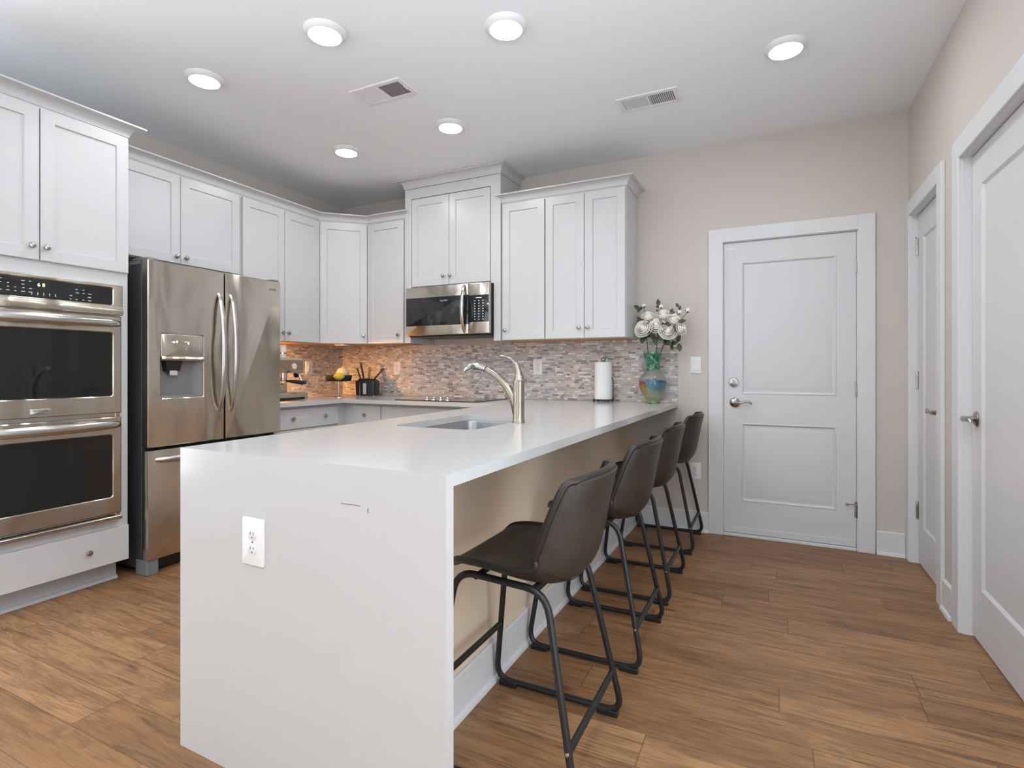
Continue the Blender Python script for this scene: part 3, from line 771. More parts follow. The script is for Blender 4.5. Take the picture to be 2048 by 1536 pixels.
# peninsula cabinet (kitchen side faces -x), taupe back panels towards the stools
PX = 2.885
pc = thing('peninsula_cabinet', (2.6, -1.5, 0), 'peninsula base cabinet with taupe back panels behind the stools', 'cabinet')
mb = MB()
mb.box(2.27, 2.866, -2.980, -2.962, 0.0, BZ - 0.001); mb.box(2.27, 2.866, -0.62, -0.602, 0.0, BZ - 0.001)
mb.box(2.27, 2.866, -2.962, -0.62, 0.10, 0.118); mb.box(2.26, 2.278, -2.980, -0.602, 0.10, BZ - 0.001)
mb.box(2.34, 2.36, -2.962, -0.62, 0.0, 0.10); mb.box(2.848, 2.866, -2.962, -0.62, 0.118, BZ - 0.001)
mb.box(2.03, 2.866, -0.600, -0.012, 0.0, BZ - 0.001)
obj('cabinet_body', mb, 'cab', pc)
TP = frame((2.26, -0.625), (0, -1))
for s0, s1 in ((0.01, 0.58), (0.585, 1.155), (1.16, 1.73), (1.735, 2.345)):
    dr = obj('door', shaker(TP, s0, s1, 0.11, 0.862, 0.001, 0.020), 'cab', pc); knob(TP, s1 - 0.03, 0.80, 0.020, dr)
for y0, y1 in ((-2.985, -1.5615), (-1.5565, -0.0015)):
    mb = MB(); mb.box(2.867, PX, y0, y1, 0.0, BZ - 0.001, 0.0008); obj('back_panel', mb, 'panel', pc, label='taupe painted back panel')
mb = MB(); mb.sweep([(PX, -2.985), (PX, -0.027)], BP); obj('baseboard', mb, 'trim', pc)

# ------------------------------------------------------------------ countertop with waterfall end and sink cut-out
SK = (2.356, 2.758, -2.196, -1.552)     # sink opening x0,x1,y0,y1
ct = thing('countertop', (1.5, -0.7, 0.885), 'white speckled quartz countertop with peninsula and waterfall end', 'countertop')
Z0, Z1 = 0.8850, 0.9150
outer = [(0.0008, -1.343), (0.668, -1.343), (0.668, -0.690), (2.080, -0.690), (2.190, -3.002), (3.167, -3.016), (3.200, -0.0008), (0.0008, -0.0008)]
hole = rr(SK[0], SK[1], SK[2], SK[3], 0.055, 6)
mb = MB(); bm = mb.bm
def face_with_hole(z):
    vo = [bm.verts.new((x, y, z)) for x, y in outer]; vh = [bm.verts.new((x, y, z)) for x, y in hole]
    eo = [bm.edges.new((vo[i], vo[(i + 1) % len(vo)])) for i in range(len(vo))]
    eh = [bm.edges.new((vh[i], vh[(i + 1) % len(vh)])) for i in range(len(vh))]
    bmesh.ops.triangle_fill(bm, use_beauty=True, use_dissolve=False, edges=eo + eh)
    return vo, vh
to, th_ = face_with_hole(Z1); bo, bh = face_with_hole(Z0)
for A_, B_ in ((to, bo), (th_, bh)):
    for i in range(len(A_)):
        k = (i + 1) % len(A_)
        bm.faces.new((A_[i], A_[k], B_[k], B_[i]))
obj('worktop', mb, 'quartz', ct, angle=30)
mb = MB(); mb.prism([(2.190, -3.002), (3.167, -3.016), (3.1675, -2.986), (2.1915, -2.986)], 0.0, Z0 - 0.00001)
obj('waterfall_panel', mb, 'quartz', ct)

mb = MB(TW := frame((0, -2.9706), (1, -0.01433)))
mb.plate((2.850, 2.914, 0.8165, 0.8185), 0.0, 0.0006, 0.001); obj('scuff_mark', mb, 'footgrey', ct, label='short grey scuff on the waterfall end')
mb = MB(TW); mb.plate((2.937, 2.940, 0.803, 0.815), 0.0, 0.0006, 0.001); obj('scuff_mark', mb, 'footgrey', ct, label='tiny grey chip on the waterfall end')

# sink (undermount)
sk = thing('sink', (2.557, -1.874, 0.885), 'stainless steel undermount sink in the peninsula', 'sink')
mb = MB()
x0, x1, y0, y1 = SK
def lp(i, z, r): return [Vector((u, v, z)) for u, v in rr(x0 + i, x1 - i, y0 + i, y1 - i, r, 6)]
mb.loft([lp(-0.012, 0.884, 0.065), lp(0.004, 0.884, 0.055), lp(0.006, 0.876, 0.055), lp(0.010, 0.70, 0.055), lp(0.030, 0.683, 0.045), lp(0.16, 0.680, 0.02)], cap0=False)
mb.loft([lp(-0.012, 0.884, 0.065), lp(-0.012, 0.880, 0.065), lp(0.004, 0.70, 0.06), lp(0.028, 0.680, 0.05), lp(0.16, 0.677, 0.02)], cap0=False)
obj('basin', mb, 'basin', sk)
mb = MB(); mb.lathe([(0, 0), (0.045, 0), (0.043, 0.003), (0.03, 0.002), (0.0, 0.001)], lambda a, b, h: Vector((2.557 + a, -1.874 + b, 0.681 + h)), 24); obj('drain', mb, 'chrome', sk)

# ------------------------------------------------------------------ refrigerator (s = y, n = x on the left wall)
fr = thing('refrigerator', (0.35, -1.794, 0), 'stainless steel french door refrigerator with ice and water dispenser', 'refrigerator')
FY0_, FYM, FY1_ = -2.241, -1.774, -1.347
mb = MB(FL); mb.box(FY0_ + 0.004, FY1_ - 0.004, 0.03, 0.636, 0.03, 1.752, 0.004); obj('cabinet_body', mb, 'fridgeside', fr, label='charcoal side panels')
mb = MB(FL); mb.box(FY0_ + 0.010, FY1_ - 0.010, 0.6362, 0.6445, 0.09, 1.762); obj('gasket', mb, 'gasket', fr)
FN0, FN1 = 0.6450, 0.700
ld = MB(FL); ld.ring((FY0_, FYM - 0.004, 0.718, 1.772), (-2.170, -1.917, 0.992, 1.362), FN0, FN1, 0.004, 0.008, 0.005)
ldo = obj('door', ld, 'steelx', fr)
mb = MB(FL); mb.plate((FYM + 0.004, FY1_, 0.718, 1.772), FN0, FN1, 0.004, 0.006); rdo = obj('door', mb, 'steelx', fr)
mb = MB(FL); mb.plate((FY0_, FY1_, 0.086, 0.701), FN0, FN1, 0.004, 0.006); fdo = obj('freezer_drawer', mb, 'steelx', fr)
def bow(T, s0, z0, s1, z1, n, out, r, flat, parent, material='handle', seg=12, pw=0.55, up=None):
    pts, rs = [], []
    for i in range(23):
        t = i / 22; e = math.sin(PI * t) ** pw
        pts.append(T(s0 + (s1 - s0) * t, n - 0.004 + out * e, z0 + (z1 - z0) * t))
        rs.append(r * (0.62 + 0.38 * e))
    mb = MB(); U = T(0, 1, 0) - T(0, 0, 0)
    mb.tube(pts, rs, seg, flat, up=U)
    return obj('handle', mb, material, parent, label='bowed polished steel handle')
bow(FL, -1.816, 0.893, -1.816, 1.632, FN1, 0.062, 0.0105, 1.6, ldo)
bow(FL, -1.733, 0.893, -1.733, 1.632, FN1, 0.062, 0.0105, 1.6, rdo)
bow(FL, -2.198, 0.645, -1.390, 0.645, FN1, 0.058, 0.0120, 1.6, fdo)
# dispenser
dp = MB(FL); dp.plate((-2.1685, -1.9185, 1.2185, 1.3605), 0.655, FN1 - 0.0015, 0.006, 0.002)
dpo = obj('dispenser_panel', dp, 'steelx', fr)
mb = MB(FL)
mb.sweep([(0, 0)] and [(FN1 - 0.002, -2.1685), (FN1 - 0.002, -1.9185)], [(0.0, 1.206), (0.010, 1.209), (0.013, 1.219), (0.008, 1.231), (0.0, 1.234)])
obj('lip', mb, 'steelx', dpo)
for ds, dz, ww, hh in ((-2.096, 1.316, 0.013, 0.010), (-2.078, 1.318, 0.010, 0.012), (-2.110, 1.315, 0.003, 0.003), (-2.026, 1.320, 0.014, 0.003), (-2.010, 1.313, 0.010, 0.013), (-2.022, 1.278, 0.003, 0.003)):
    mb = MB(FL); mb.plate((ds - ww / 2, ds + ww / 2, dz - hh / 2, dz + hh / 2), FN1 - 0.0014, FN1 - 0.0007, 0.0014, 0); obj('icon', mb, 'icon', dpo, label='small lit white icon')
mb = MB(FL); mb.plate((-2.1695, -1.9175, 0.9925, 1.217), 0.6455, 0.6500, 0.006); 
mb.loft([[FL(y, n, z) for y, n in ((-1.918, 0.6502), (-1.918, 0.694), (-1.926, 0.694), (-1.962, 0.6502))] for z in (0.9935, 1.216)])
mb.loft([[FL(y, n, z) for n, z in ((0.6502, 0.9930), (0.695, 0.9930), (0.694, 0.997), (0.6502, 1.012))] for y in (-2.169, -1.9185)])
obj('dispenser_recess', mb, 'dispgrey', fr, label='grey recessed dispenser cavity')
mb = MB(FL)
mb.loft([[FL(-2.140, 0.651, 1.216), FL(-2.035, 0.651, 1.216), FL(-2.035, 0.692, 1.216), FL(-2.140, 0.692, 1.216)],
         [FL(-2.132, 0.651, 1.150), FL(-2.048, 0.651, 1.150), FL(-2.052, 0.684, 1.150), FL(-2.128, 0.684, 1.150)],
         [FL(-2.112, 0.653, 1.138), FL(-2.070, 0.653, 1.138), FL(-2.072, 0.674, 1.138), FL(-2.110, 0.674, 1.138)]])
pdl = obj('paddle', mb, 'black', fr, label='black dispenser paddle housing')
mb = MB(FL); mb.plate((-2.112, -2.068, 1.122, 1.150), 0.6845, 0.6885, 0.006, 0.001); obj('nozzle', mb, 'greyplastic', pdl)
mb = MB(FL); mb.plate((-1.452, -1.380, 1.706, 1.722), FN1, FN1 + 0.002, 0.002, 0.0006); bd = obj('badge', mb, 'badge', fr, label='small silver brand badge')
text_mesh('lettering', 'FRIGIDAIRE', 0.0105, lambda a, b, c: FL(-1.416 + a, FN1 + 0.0021 + b, 1.7142 + c), 'badgetext', bd)
mb = MB(FL); mb.box(FY0_ + 0.03, FY1_ - 0.03, 0.50, 0.628, 0.008, 0.029); mb.box(FY0_ + 0.065, FY1_ - 0.07, 0.6362, 0.645, 0.02, 0.080); obj('base_grille', mb, 'black', fr)
for y in (FY0_ + 0.001, FY1_ - 0.066):
    mb = MB(FL); mb.box(y, y + 0.064, 0.58, 0.690, 0.0, 0.0845, 0.004); obj('foot', mb, 'footgrey', fr, label='grey plastic front foot')
for y in (FY0_ + 0.004, FY1_ - 0.062):
    mb = MB(FL); mb.box(y, y + 0.058, 0.54, 0.690, 1.7725, 1.786, 0.004); mb.box(y, y + 0.058, 0.52, 0.62, 1.7525, 1.7727); obj('hinge_cover', mb, 'footgrey', fr)

# ------------------------------------------------------------------ double wall oven
ov = thing('wall_oven', (0.33, -2.702, 0.346), 'stainless double wall oven with black windows and digital panel', 'oven')
OA, OB = -3.060, -2.345
mb = MB(FL); mb.box(OA + 0.01, OB - 0.01, 0.03, 0.612, 0.352, 1.605); obj('oven_body', mb, 'gasket', ov)
mb = MB(FL); mb.ring((OA - 0.004, OB + 0.004, 0.3465, 1.6115), (OA + 0.02, OB - 0.02, 0.37, 1.595), 0.6135, 0.6245, 0.002, 0.002, 0.001)
mb.plate((OA + 0.018, OB - 0.018, 0.372, 1.593), 0.6135, 0.618)
obj('trim_frame', mb, 'handle', ov)
ON0, ON1 = 0.6265, 0.656
mb = MB(FL); mb.ring((OA, OB, 1.447, 1.6085), (OA + 0.05, OB - 0.049, 1.500, 1.592), ON0, ON1, 0.003, 0.009, 0.004)
mb.sweep([(ON1 - 0.003, OA), (ON1 - 0.003, OB)], [(0.0, 1.449), (0.007, 1.453), (0.010, 1.466), (0.009, 1.482), (0.004, 1.492), (0.0, 1.494)])
cp = obj('control_panel', mb, 'steelx', ov)
mb = MB(FL); mb.plate((OA + 0.0505, OB - 0.0495, 1.5005, 1.5915), ON0, ON1 - 0.004, 0.009); dsp = obj('display', mb, 'blackglass', cp, label='black glass touch panel')
random.seed(11)
for (yc, cols, zc, rows) in ((-2.86, 5, 1.575, 4), (-2.585, 4, 1.562, 4)):
    for i in range(cols):
        for j in range(rows):
            if random.random() < 0.22: continue
            ww = random.uniform(0.007, 0.016); yy = yc + i * 0.028 + random.uniform(-0.002, 0.002); z = zc - j * 0.017
            mb = MB(FL); mb.plate((yy - ww / 2, yy + ww / 2, z - 0.0016, z + 0.0016), ON1 - 0.0039, ON1 - 0.0034); obj('button_legend', mb, 'mark', cp)
for i in range(5):
    yy = -2.742 + i * 0.0235; mb = MB(FL); mb.plate((yy - 0.0014, yy + 0.0014, 1.513, 1.527), ON1 - 0.0039, ON1 - 0.0034); obj('button_legend', mb, 'mark', cp)
text_mesh('clock_digits', '6 8', 0.024, lambda a, b, c: FL(-2.705 + a, ON1 - 0.0036 + b, 1.563 + c), 'led', cp)
def oven_door(z0, z1, w0, w1, hz):
    mb = MB(FL); mb.ring((OA, OB - 0.006, z0, z1), (OA + 0.05, OB - 0.049, w0, w1), ON0, ON1, 0.004, 0.012, 0.0045)
    d = obj('oven_door', mb, 'steelx', ov)
    mb = MB(FL); mb.plate((OA + 0.0505, OB - 0.0495, w0 + 0.0005, w1 - 0.0005), ON0, ON1 - 0.0055, 0.012); obj('window', mb, 'glass', d, label='black glass oven window')
    bow(FL, OA + 0.012, hz, OB - 0.016, hz, ON1, 0.052, 0.0150, 1.65, d, 'handle', 14, 0.5)
    return d
du = oven_door(0.9235, 1.4405, 1.014, 1.353, 1.402)
dl = oven_door(0.386, 0.9015, 0.475, 0.808, 0.862)
mb = MB(FL); mb.box(OA, OB - 0.004, ON0, ON1 + 0.004, 0.349, 0.371, 0.003); obj('bottom_trim', mb, 'handle', ov)
mb = MB(FL); mb.plate((-2.750, -2.671, 0.939, 0.966), ON1, ON1 + 0.004, 0.003, 0.001); bd = obj('badge', mb, 'badge', du, label='silver brand badge')
text_mesh('lettering', 'FRIGIDAIRE', 0.0125, lambda a, b, c: FL(-2.7105 + a, ON1 + 0.0041 + b, 0.9555 + c), 'badgetext', du)
text_mesh('lettering', 'GALLERY', 0.0085, lambda a, b, c: FL(-2.7105 + a, ON1 + 0.0041 + b, 0.9445 + c), 'badgetext', du)

# ------------------------------------------------------------------ microwave
mw = thing('microwave', (1.479, -0.2, 1.431), 'stainless over-the-range microwave under the raised cabinet', 'microwave')
mb = MB(FB); mb.box(1.090, 1.869, 0.012, 0.394, 1.433, 1.8295, 0.003); obj('microwave_body', mb, 'black', mw)
MN0, MN1 = 0.3945, 0.420
mb = MB(FB); mb.plate((1.088, 1.686, 1.436, 1.829), MN0, MN1, 0.003, 0.004); md = obj('door', mb, 'steelz', mw)
mb = MB(FB); mb.plate((1.0895, 1.6855, 1.513, 1.742), MN1 - 0.004, MN1 + 0.0015, 0.002, 0.001); wn_ = obj('window', mb, 'blackglass', md, label='black glass microwave window')
text_mesh('lettering', 'FRIGIDAIRE', 0.0135, lambda a, b, c: FB(1.458 + a, MN1 + 0.0016 + b, 1.708 + c), 'mark', md)
bow(FB, 1.652, 1.445, 1.652, 1.822, MN1, 0.052, 0.0085, 1.7, md)
mb = MB(FB); mb.plate((1.689, 1.871, 1.436, 1.829), MN0, MN1, 0.003, 0.004); mp = obj('control_panel', mb, 'steelz', mw)
mb = MB(FB); mb.plate((1.6905, 1.868, 1.526, 1.735), MN1 - 0.004, MN1 + 0.0012, 0.002, 0.0008); kp = obj('keypad', mb, 'blackglass', mp, label='black keypad')
mb = MB(FB)
for j in range(8):
    for i in range(3):
        x = 1.745 + i * 0.036; z = 1.690 - j * 0.0205
        mb.plate((x - 0.0036, x + 0.0036, z - 0.0028, z + 0.0028), MN1 + 0.0013, MN1 + 0.0017, 0.002)
mb.plate((1.752, 1.806, 1.712, 1.715), MN1 + 0.0013, MN1 + 0.0017)
obj('key_print', mb, 'icon', kp, label='rows of small white key legends')
mb = MB(FB); mb.box(1.10, 1.86, 0.06, 0.385, 1.424, 1.4325, 0.002); obj('vent_grille', mb, 'black', mw)

# ------------------------------------------------------------------ cooktop
ck = thing('cooktop', (1.49, -0.35, 0.915), 'black glass cooktop with four silver knobs in the back counter', 'cooktop')
CKX0, CKX1, CKY0, CKY1 = 1.115, 1.870, -0.612, -0.085
mb = MB(); mb.loft([[Vector((u, v, z)) for u, v in rr(CKX0 + i, CKX1 - i, CKY0 + i, CKY1 - i, 0.012, 3)] for i, z in ((0.001, 0.9153), (0.0, 0.9170), (0.0, 0.9195), (0.0015, 0.921))])
obj('glass_top', mb, 'blackglass', ck)
for x, y, r in ((1.27, -0.46, 0.09), (1.27, -0.21, 0.075), (1.69, -0.46, 0.075), (1.69, -0.21, 0.10)):
    n = 40; mb = MB()
    mb.loft([[Vector((x + q * math.cos(2 * PI * j / n), y + q * math.sin(2 * PI * j / n), z)) for j in range(n)] for q, z in ((r, 0.92105), (r, 0.9213), (r - 0.002, 0.9213), (r - 0.002, 0.92105))], closed=True)
    obj('burner_ring', mb, 'mark', ck)
for i in range(4):
    kx, ky = 1.372 + i * 0.064, -0.525
    mb = MB(); mb.lathe([(0, 0), (0.021, 0), (0.020, 0.006), (0.010, 0.012), (0.0085, 0.020), (0.0095, 0.030), (0.006, 0.033), (0, 0.0335)], lambda a, b, h: Vector((kx + a, ky + b, 0.9212 + h)), 18)
    obj('control_knob', mb, 'chrome', ck, label='silver control knob')

# ------------------------------------------------------------------ faucet
fc = thing('faucet', (2.800, -1.857, 0.915), 'brushed nickel pull-out kitchen faucet beside the sink', 'faucet')
fx, fy = 2.800, -1.857
B = lambda a, b, h: Vector((fx + a, fy + b, 0.915 + h))
mb = MB(); mb.lathe([(0, 0), (0.0272, 0), (0.0272, 0.012), (0.0258, 0.015), (0.0255, 0.08), (0.0258, 0.150), (0.0262, 0.183), (0.0262, 0.188), (0.0245, 0.190), (0, 0.190)], B, 28); obj('faucet_body', mb, 'faucet', fc)
sp = [(2.787, 0.945), (2.782, 0.99), (2.768, 1.038), (2.742, 1.080), (2.705, 1.114), (2.668, 1.139), (2.634, 1.155)]
mb = MB(); mb.tube([(x, fy, z) for x, z in sp], [0.014, 0.018, 0.0195, 0.0185, 0.0168, 0.0152, 0.0146], 14); obj('spout', mb, 'faucet', fc)
sh = [(2.631, 1.1565), (2.60, 1.168), (2.572, 1.171), (2.548, 1.166), (2.530, 1.156), (2.518, 1.147)]
mb = MB(); mb.tube([(x, fy, z) for x, z in sh], [0.0147, 0.0165, 0.0185, 0.0192, 0.0178, 0.013], 14); she = obj('spray_head', mb, 'handle', fc, label='silver pull-out spray head')
mb = MB(); mb.lathe([(0, 0), (0.0105, 0), (0.009, 0.003), (0, 0.0035)], lambda a, b, h: Vector((2.572 + a * 1.35, fy - 0.0165 - h, 1.168 + b)), 16); obj('button', mb, 'slot', she, label='dark oval button')
mb = MB(); mb.tube([(2.634, fy, 1.1552), (2.631, fy, 1.1566)], 0.0149, 14); obj('joint', mb, 'gasket', fc)
mb = MB()
lv = [(2.803, 1.1065), (2.803, 1.125), (2.800, 1.145), (2.796, 1.162), (2.786, 1.182), (2.768, 1.199), (2.742, 1.211), (2.715, 1.216), (2.700, 1.2155)]
mb.tube([(x, fy, z) for x, z in lv], [0.0250, 0.0215, 0.0155, 0.0105, 0.0080, 0.0070, 0.0062, 0.0058, 0.0045], 14, up=(0, 1, 0)); obj('lever', mb, 'faucet', fc)

# ------------------------------------------------------------------ outlets and switches
def outlet(label, T, s, z, n, wd=0.070, ht=0.115, kind='outlet', flip=0):
    t = thing('wall_' + kind if kind != 'outlet' else 'power_outlet', T(s, n, z), label, 'outlet' if kind == 'outlet' else 'light switch')
    mb = MB(T); mb.plate((s - wd / 2, s + wd / 2, z - ht / 2, z + ht / 2), n + 0.0003, n + 0.0055, 0.005, 0.0025); pl = obj('cover_plate', mb, 'plastic', t)
    f = n + 0.0055
    if kind == 'outlet':
        for dz in (0.0205, -0.0205):
            mb = MB(T); mb.plate((s - 0.0165, s + 0.0165, z + dz - 0.0145, z + dz + 0.0145), n + 0.003, f + 0.002, 0.0142, 0.001, 6); rc = obj('receptacle', mb, 'socket', t)
            mb = MB(T)
            for ds, w2, h2, zz in ((-0.0065, 0.0011, 0.0045, 0.004), (0.0065, 0.0011, 0.0038, 0.004), (0.0, 0.0024, 0.0022, -0.0075)):
                mb.plate((s + ds - w2, s + ds + w2, z + dz + zz - h2, z + dz + zz + h2), f + 0.0019, f + 0.0023, 0.0009)
            obj('slots', mb, 'slot', rc, label='dark plug slots')
        mb = MB(T); mb.plate((s - 0.003, s + 0.003, z - 0.003, z + 0.003), f - 0.001, f + 0.0012, 0.0029, 0.0004); obj('screw', mb, 'nickel', t)
    else:
        mb = MB(T); mb.ring((s - 0.0185, s + 0.0185, z - 0.0355, z + 0.0355), (s - 0.0162, s + 0.0162, z - 0.0332, z + 0.0332), f - 0.002, f + 0.0012, 0.002, 0.002); obj('bezel', mb, 'socket', t)
        mb = MB(T); mb.loft([[T(s + a * 0.016, f + nn, z + zz) for a, zz, nn in ((-1, -0.033, -0.001), (1, -0.033, -0.001), (1, 0.033, -0.001), (-1, 0.033, -0.001))],
                             [T(s + a * 0.016, f + nn, z + zz) for a, zz, nn in ((-1, -0.033, 0.0045), (1, -0.033, 0.0045), (1, 0.033, 0.001), (-1, 0.033, 0.001))]]); obj('rocker', mb, 'plastic', t)
    return t
outlet('white outlet on the back wall backsplash right of the knife block', FB, 0.678, 1.170, 0.010, 0.076, 0.122)
outlet('white outlet on the back wall backsplash right of the faucet', FB, 2.100, 1.176, 0.010, 0.080, 0.122)
outlet('white outlet on the left wall backsplash beside the espresso machine', FL, -0.439, 1.174, 0.010, 0.080, 0.122)
outlet('white outlet with grey plug-in behind the paper towel roll', FB, 2.648, 1.180, 0.010, 0.076, 0.122)
outlet('white outlet low on the wall behind the farthest bar stool', FB, 3.322, 0.430, 0.0, 0.080, 0.118)
outlet('white rocker light switch on the beige wall beside the vase', FB, 3.326, 1.189, 0.0, 0.074, 0.120, 'switch')
TW = frame((0, -2.9706), (1, -0.01433))
outlet('large white double outlet on the quartz waterfall end', TW, 2.526, 0.674, 0.0, 0.088, 0.132)
pi_ = thing('plug_in_device', (2.648, -0.03, 1.20), 'small grey plug-in device above the paper towel roll', 'plug-in device')
mb = MB(FB); mb.plate((2.630, 2.668, 1.195, 1.268), 0.020, 0.050, 0.006, 0.003); mb.plate((2.636, 2.662, 1.198, 1.262), 0.0182, 0.0205, 0.003); obj('casing', mb, 'greyplastic', pi_)
mb = MB(FB); mb.plate((2.640, 2.658, 1.240, 1.260), 0.050, 0.052, 0.004, 0.001); obj('cap', mb, 'mark', pi_)

# ------------------------------------------------------------------ ceiling lamps and vents
LP = [((1.044, -2.144), 'recessed ceiling lamp farthest left, above the wall oven'), ((1.934, -2.155), 'recessed ceiling lamp in the near row, second from the left'),
      ((2.719, -1.822), 'recessed ceiling lamp above the peninsula sink, biggest and nearest'), ((3.882, -1.074), 'recessed ceiling lamp on the right by the closet doors'),
      ((1.942, -1.078), 'recessed ceiling lamp in the far row in front of the microwave'), ((1.049, -1.069), 'recessed ceiling lamp deepest in the kitchen, nearest the corner cabinet'),
      ((3.882, -2.75), 'added unseen recessed ceiling lamp above the walkway beside the peninsula'), ((3.882, -4.70), 'added unseen recessed living room ceiling lamp on the right'),  # these and the living room lamps are added out of view for brightness
      ((1.20, -4.40), 'added unseen recessed living room ceiling lamp on the left'), ((2.50, -5.80), 'added unseen recessed living room ceiling lamp in the middle')]
proto = None
for (x, y), lab in LP:
    if proto is None:
        proto = t = thing('ceiling_lamp', (x, y, H), lab, 'ceiling light', 'recessed ceiling lamps')
        A = lambda a, b, h: Vector((x + a, y + b, H + h))
        mb = MB(); mb.lathe([(0.0725, -0.012), (0.0725, -0.0225), (0.075, -0.0245), (0.080, -0.0232), (0.0965, -0.007), (0.0980, -0.0005), (0.090, -0.0003)], A, 40); mb.bm.faces.ensure_lookup_table()
        obj('trim_ring', mb, 'ring', t, angle=50)
        mb = MB(); mb.lathe([(0.0720, -0.014), (0.0720, -0.0240), (0.066, -0.0265), (0.045, -0.0285), (0.0, -0.0295)], A, 40); obj('diffuser', mb, 'lamp', t, label='glowing white diffuser')
    else:
        t = copy_tree(proto); t.location = (x, y, H); t['label'] = lab
def vent(label, x0, x1, y0, y1):
    t = thing('ceiling_vent', ((x0 + x1) / 2, (y0 + y1) / 2, H), label, 'air vent', 'ceiling air vents')
    TV = lambda s, n, z: Vector((s, z, H - n))          # s=x, z=y, n downwards
    mb = MB(TV); mb.ring((x0, x1, y0, y1), (x0 + 0.030, x1 - 0.030, y0 + 0.030, y1 - 0.030), 0.0004, 0.007, 0.002, 0.002, 0.003)
    xm = (x0 + x1) / 2
    mb.box(xm - 0.006, xm + 0.006, 0.001, 0.0065, y0 + 0.029, y1 - 0.029)
    obj('frame', mb, 'vent', t)
    mb = MB(TV); mb.plate((x0 + 0.028, x1 - 0.028, y0 + 0.028, y1 - 0.028), 0.0004, 0.0009); obj('duct', mb, 'ventdark', t, label='dark duct opening')
    for side, (a, b) in ((-1, (x0 + 0.032, xm - 0.007)), (1, (xm + 0.007, x1 - 0.032))):
        mb = MB(); n = 12
        for i in range(n):
            c = a + (i + 0.5) * (b - a) / n; hw = (b - a) / n * 0.36
            p = [(c - hw, H - (0.0012 if side > 0 else 0.0062)), (c + hw, H - (0.0062 if side > 0 else 0.0012))]
            mb.loft([[Vector((p[0][0], yv, p[0][1])), Vector((p[1][0], yv, p[1][1])), Vector((p[1][0], yv, p[1][1] - 0.0007)), Vector((p[0][0], yv, p[0][1] - 0.0007))] for yv in (y0 + 0.029, y1 - 0.029)])
        obj('louvers', mb, 'vent', t)
    mb = MB(TV); mb.box(x1 - 0.026, x1 - 0.022, 0.005, 0.012, (y0 + y1) / 2 - 0.02, (y0 + y1) / 2 + 0.02); obj('damper_lever', mb, 'vent', t)
vent('white ceiling air vent over the kitchen, left of the other vent', 1.646, 2.000, -1.690, -1.500)
vent('white ceiling air vent on the right in front of the entry door', 2.992, 3.342, -0.930, -0.750)

# warm strip lamp under the wall cabinet
ul = thing('under_cabinet_lamp', (0.17, -1.20, 1.36), 'warm strip lamp under the wall cabinet beside the refrigerator', 'lamp')
mb = MB(); mb.box(0.045, 0.095, -1.345, -1.04, 1.366, 1.3775, 0.002); obj('housing', mb, 'plastic', ul)
mb = MB(); mb.box(0.05, 0.09, -1.340, -1.045, 1.3625, 1.3658); obj('diffuser', mb, 'warm', ul, label='glowing warm diffuser')
jb = thing('junction_plate', (0.43, -0.46, 1.37), 'small white plate under the corner cabinet', 'plate')
mb = MB(); mb.box(0.37, 0.47, -0.49, -0.40, 1.3655, 1.3777, 0.003); obj('plate', mb, 'ceramic', jb)

# ------------------------------------------------------------------ bar stools
def shell_point(u, v):
    """u 0..1 front lip to back top, v -1..1 across; local frame, stool faces -x"""
    prof = SHELL
    f = u * (len(prof) - 1); i = min(int(f), len(prof) - 2); t = f - i
    def cr(k):
        p0, p1, p2, p3 = (prof[max(0, i - 1)], prof[i], prof[i + 1], prof[min(len(prof) - 1, i + 2)])
        return 0.5 * (2 * p1[k] + (p2[k] - p0[k]) * t + (2 * p0[k] - 5 * p1[k] + 4 * p2[k] - p3[k]) * t * t + (3 * p1[k] - p0[k] - 3 * p2[k] + p3[k]) * t ** 3)
    x, z, wd, lift = cr(0), cr(1), cr(2), cr(3)
    return x, z, wd, lift
#          x      z     half-width  edge lift
SHELL = [(-0.172, 0.588, 0.170, 0.000), (-0.150, 0.603, 0.192, 0.004), (-0.085, 0.596, 0.208, 0.018), (-0.010, 0.578, 0.212, 0.034), (0.060, 0.564, 0.212, 0.050),
         (0.122, 0.563, 0.210, 0.068), (0.166, 0.592, 0.210, 0.082), (0.186, 0.645, 0.210, 0.082), (0.200, 0.715, 0.208, 0.072), (0.214, 0.790, 0.200, 0.058), (0.226, 0.842, 0.186, 0.046), (0.232, 0.866, 0.168, 0.036)]
NU, NV = 30, 16
def shell_grid(offset):
    rows = []
    for i in range(NU + 1):
        u = i / NU
        x, z, wd, lift = shell_point(u, 0)
        e = 0.004
        x0, z0, _, _ = shell_point(max(0, u - e), 0); x1, z1, _, _ = shell_point(min(1, u + e), 0)
        tx, tz = x1 - x0, z1 - z0; L = math.hypot(tx, tz) or 1
        nx, nz = -tz / L, tx / L                       # towards the sitter
        row = []
        for j in range(NV + 1):
            v = -1 + 2 * j / NV
            l = lift * (abs(v) ** 2.4)
            k = l + offset * (1 - 0.55 * abs(v) ** 6)
            drop = 0.020 * abs(v) ** 4 if u > 0.9 else 0.0
            row.append(Vector((x + nx * k, wd * v, z + nz * k - drop * (u - 0.9) / 0.1 if u > 0.9 else z + nz * k)))
        rows.append(row)
    return rows
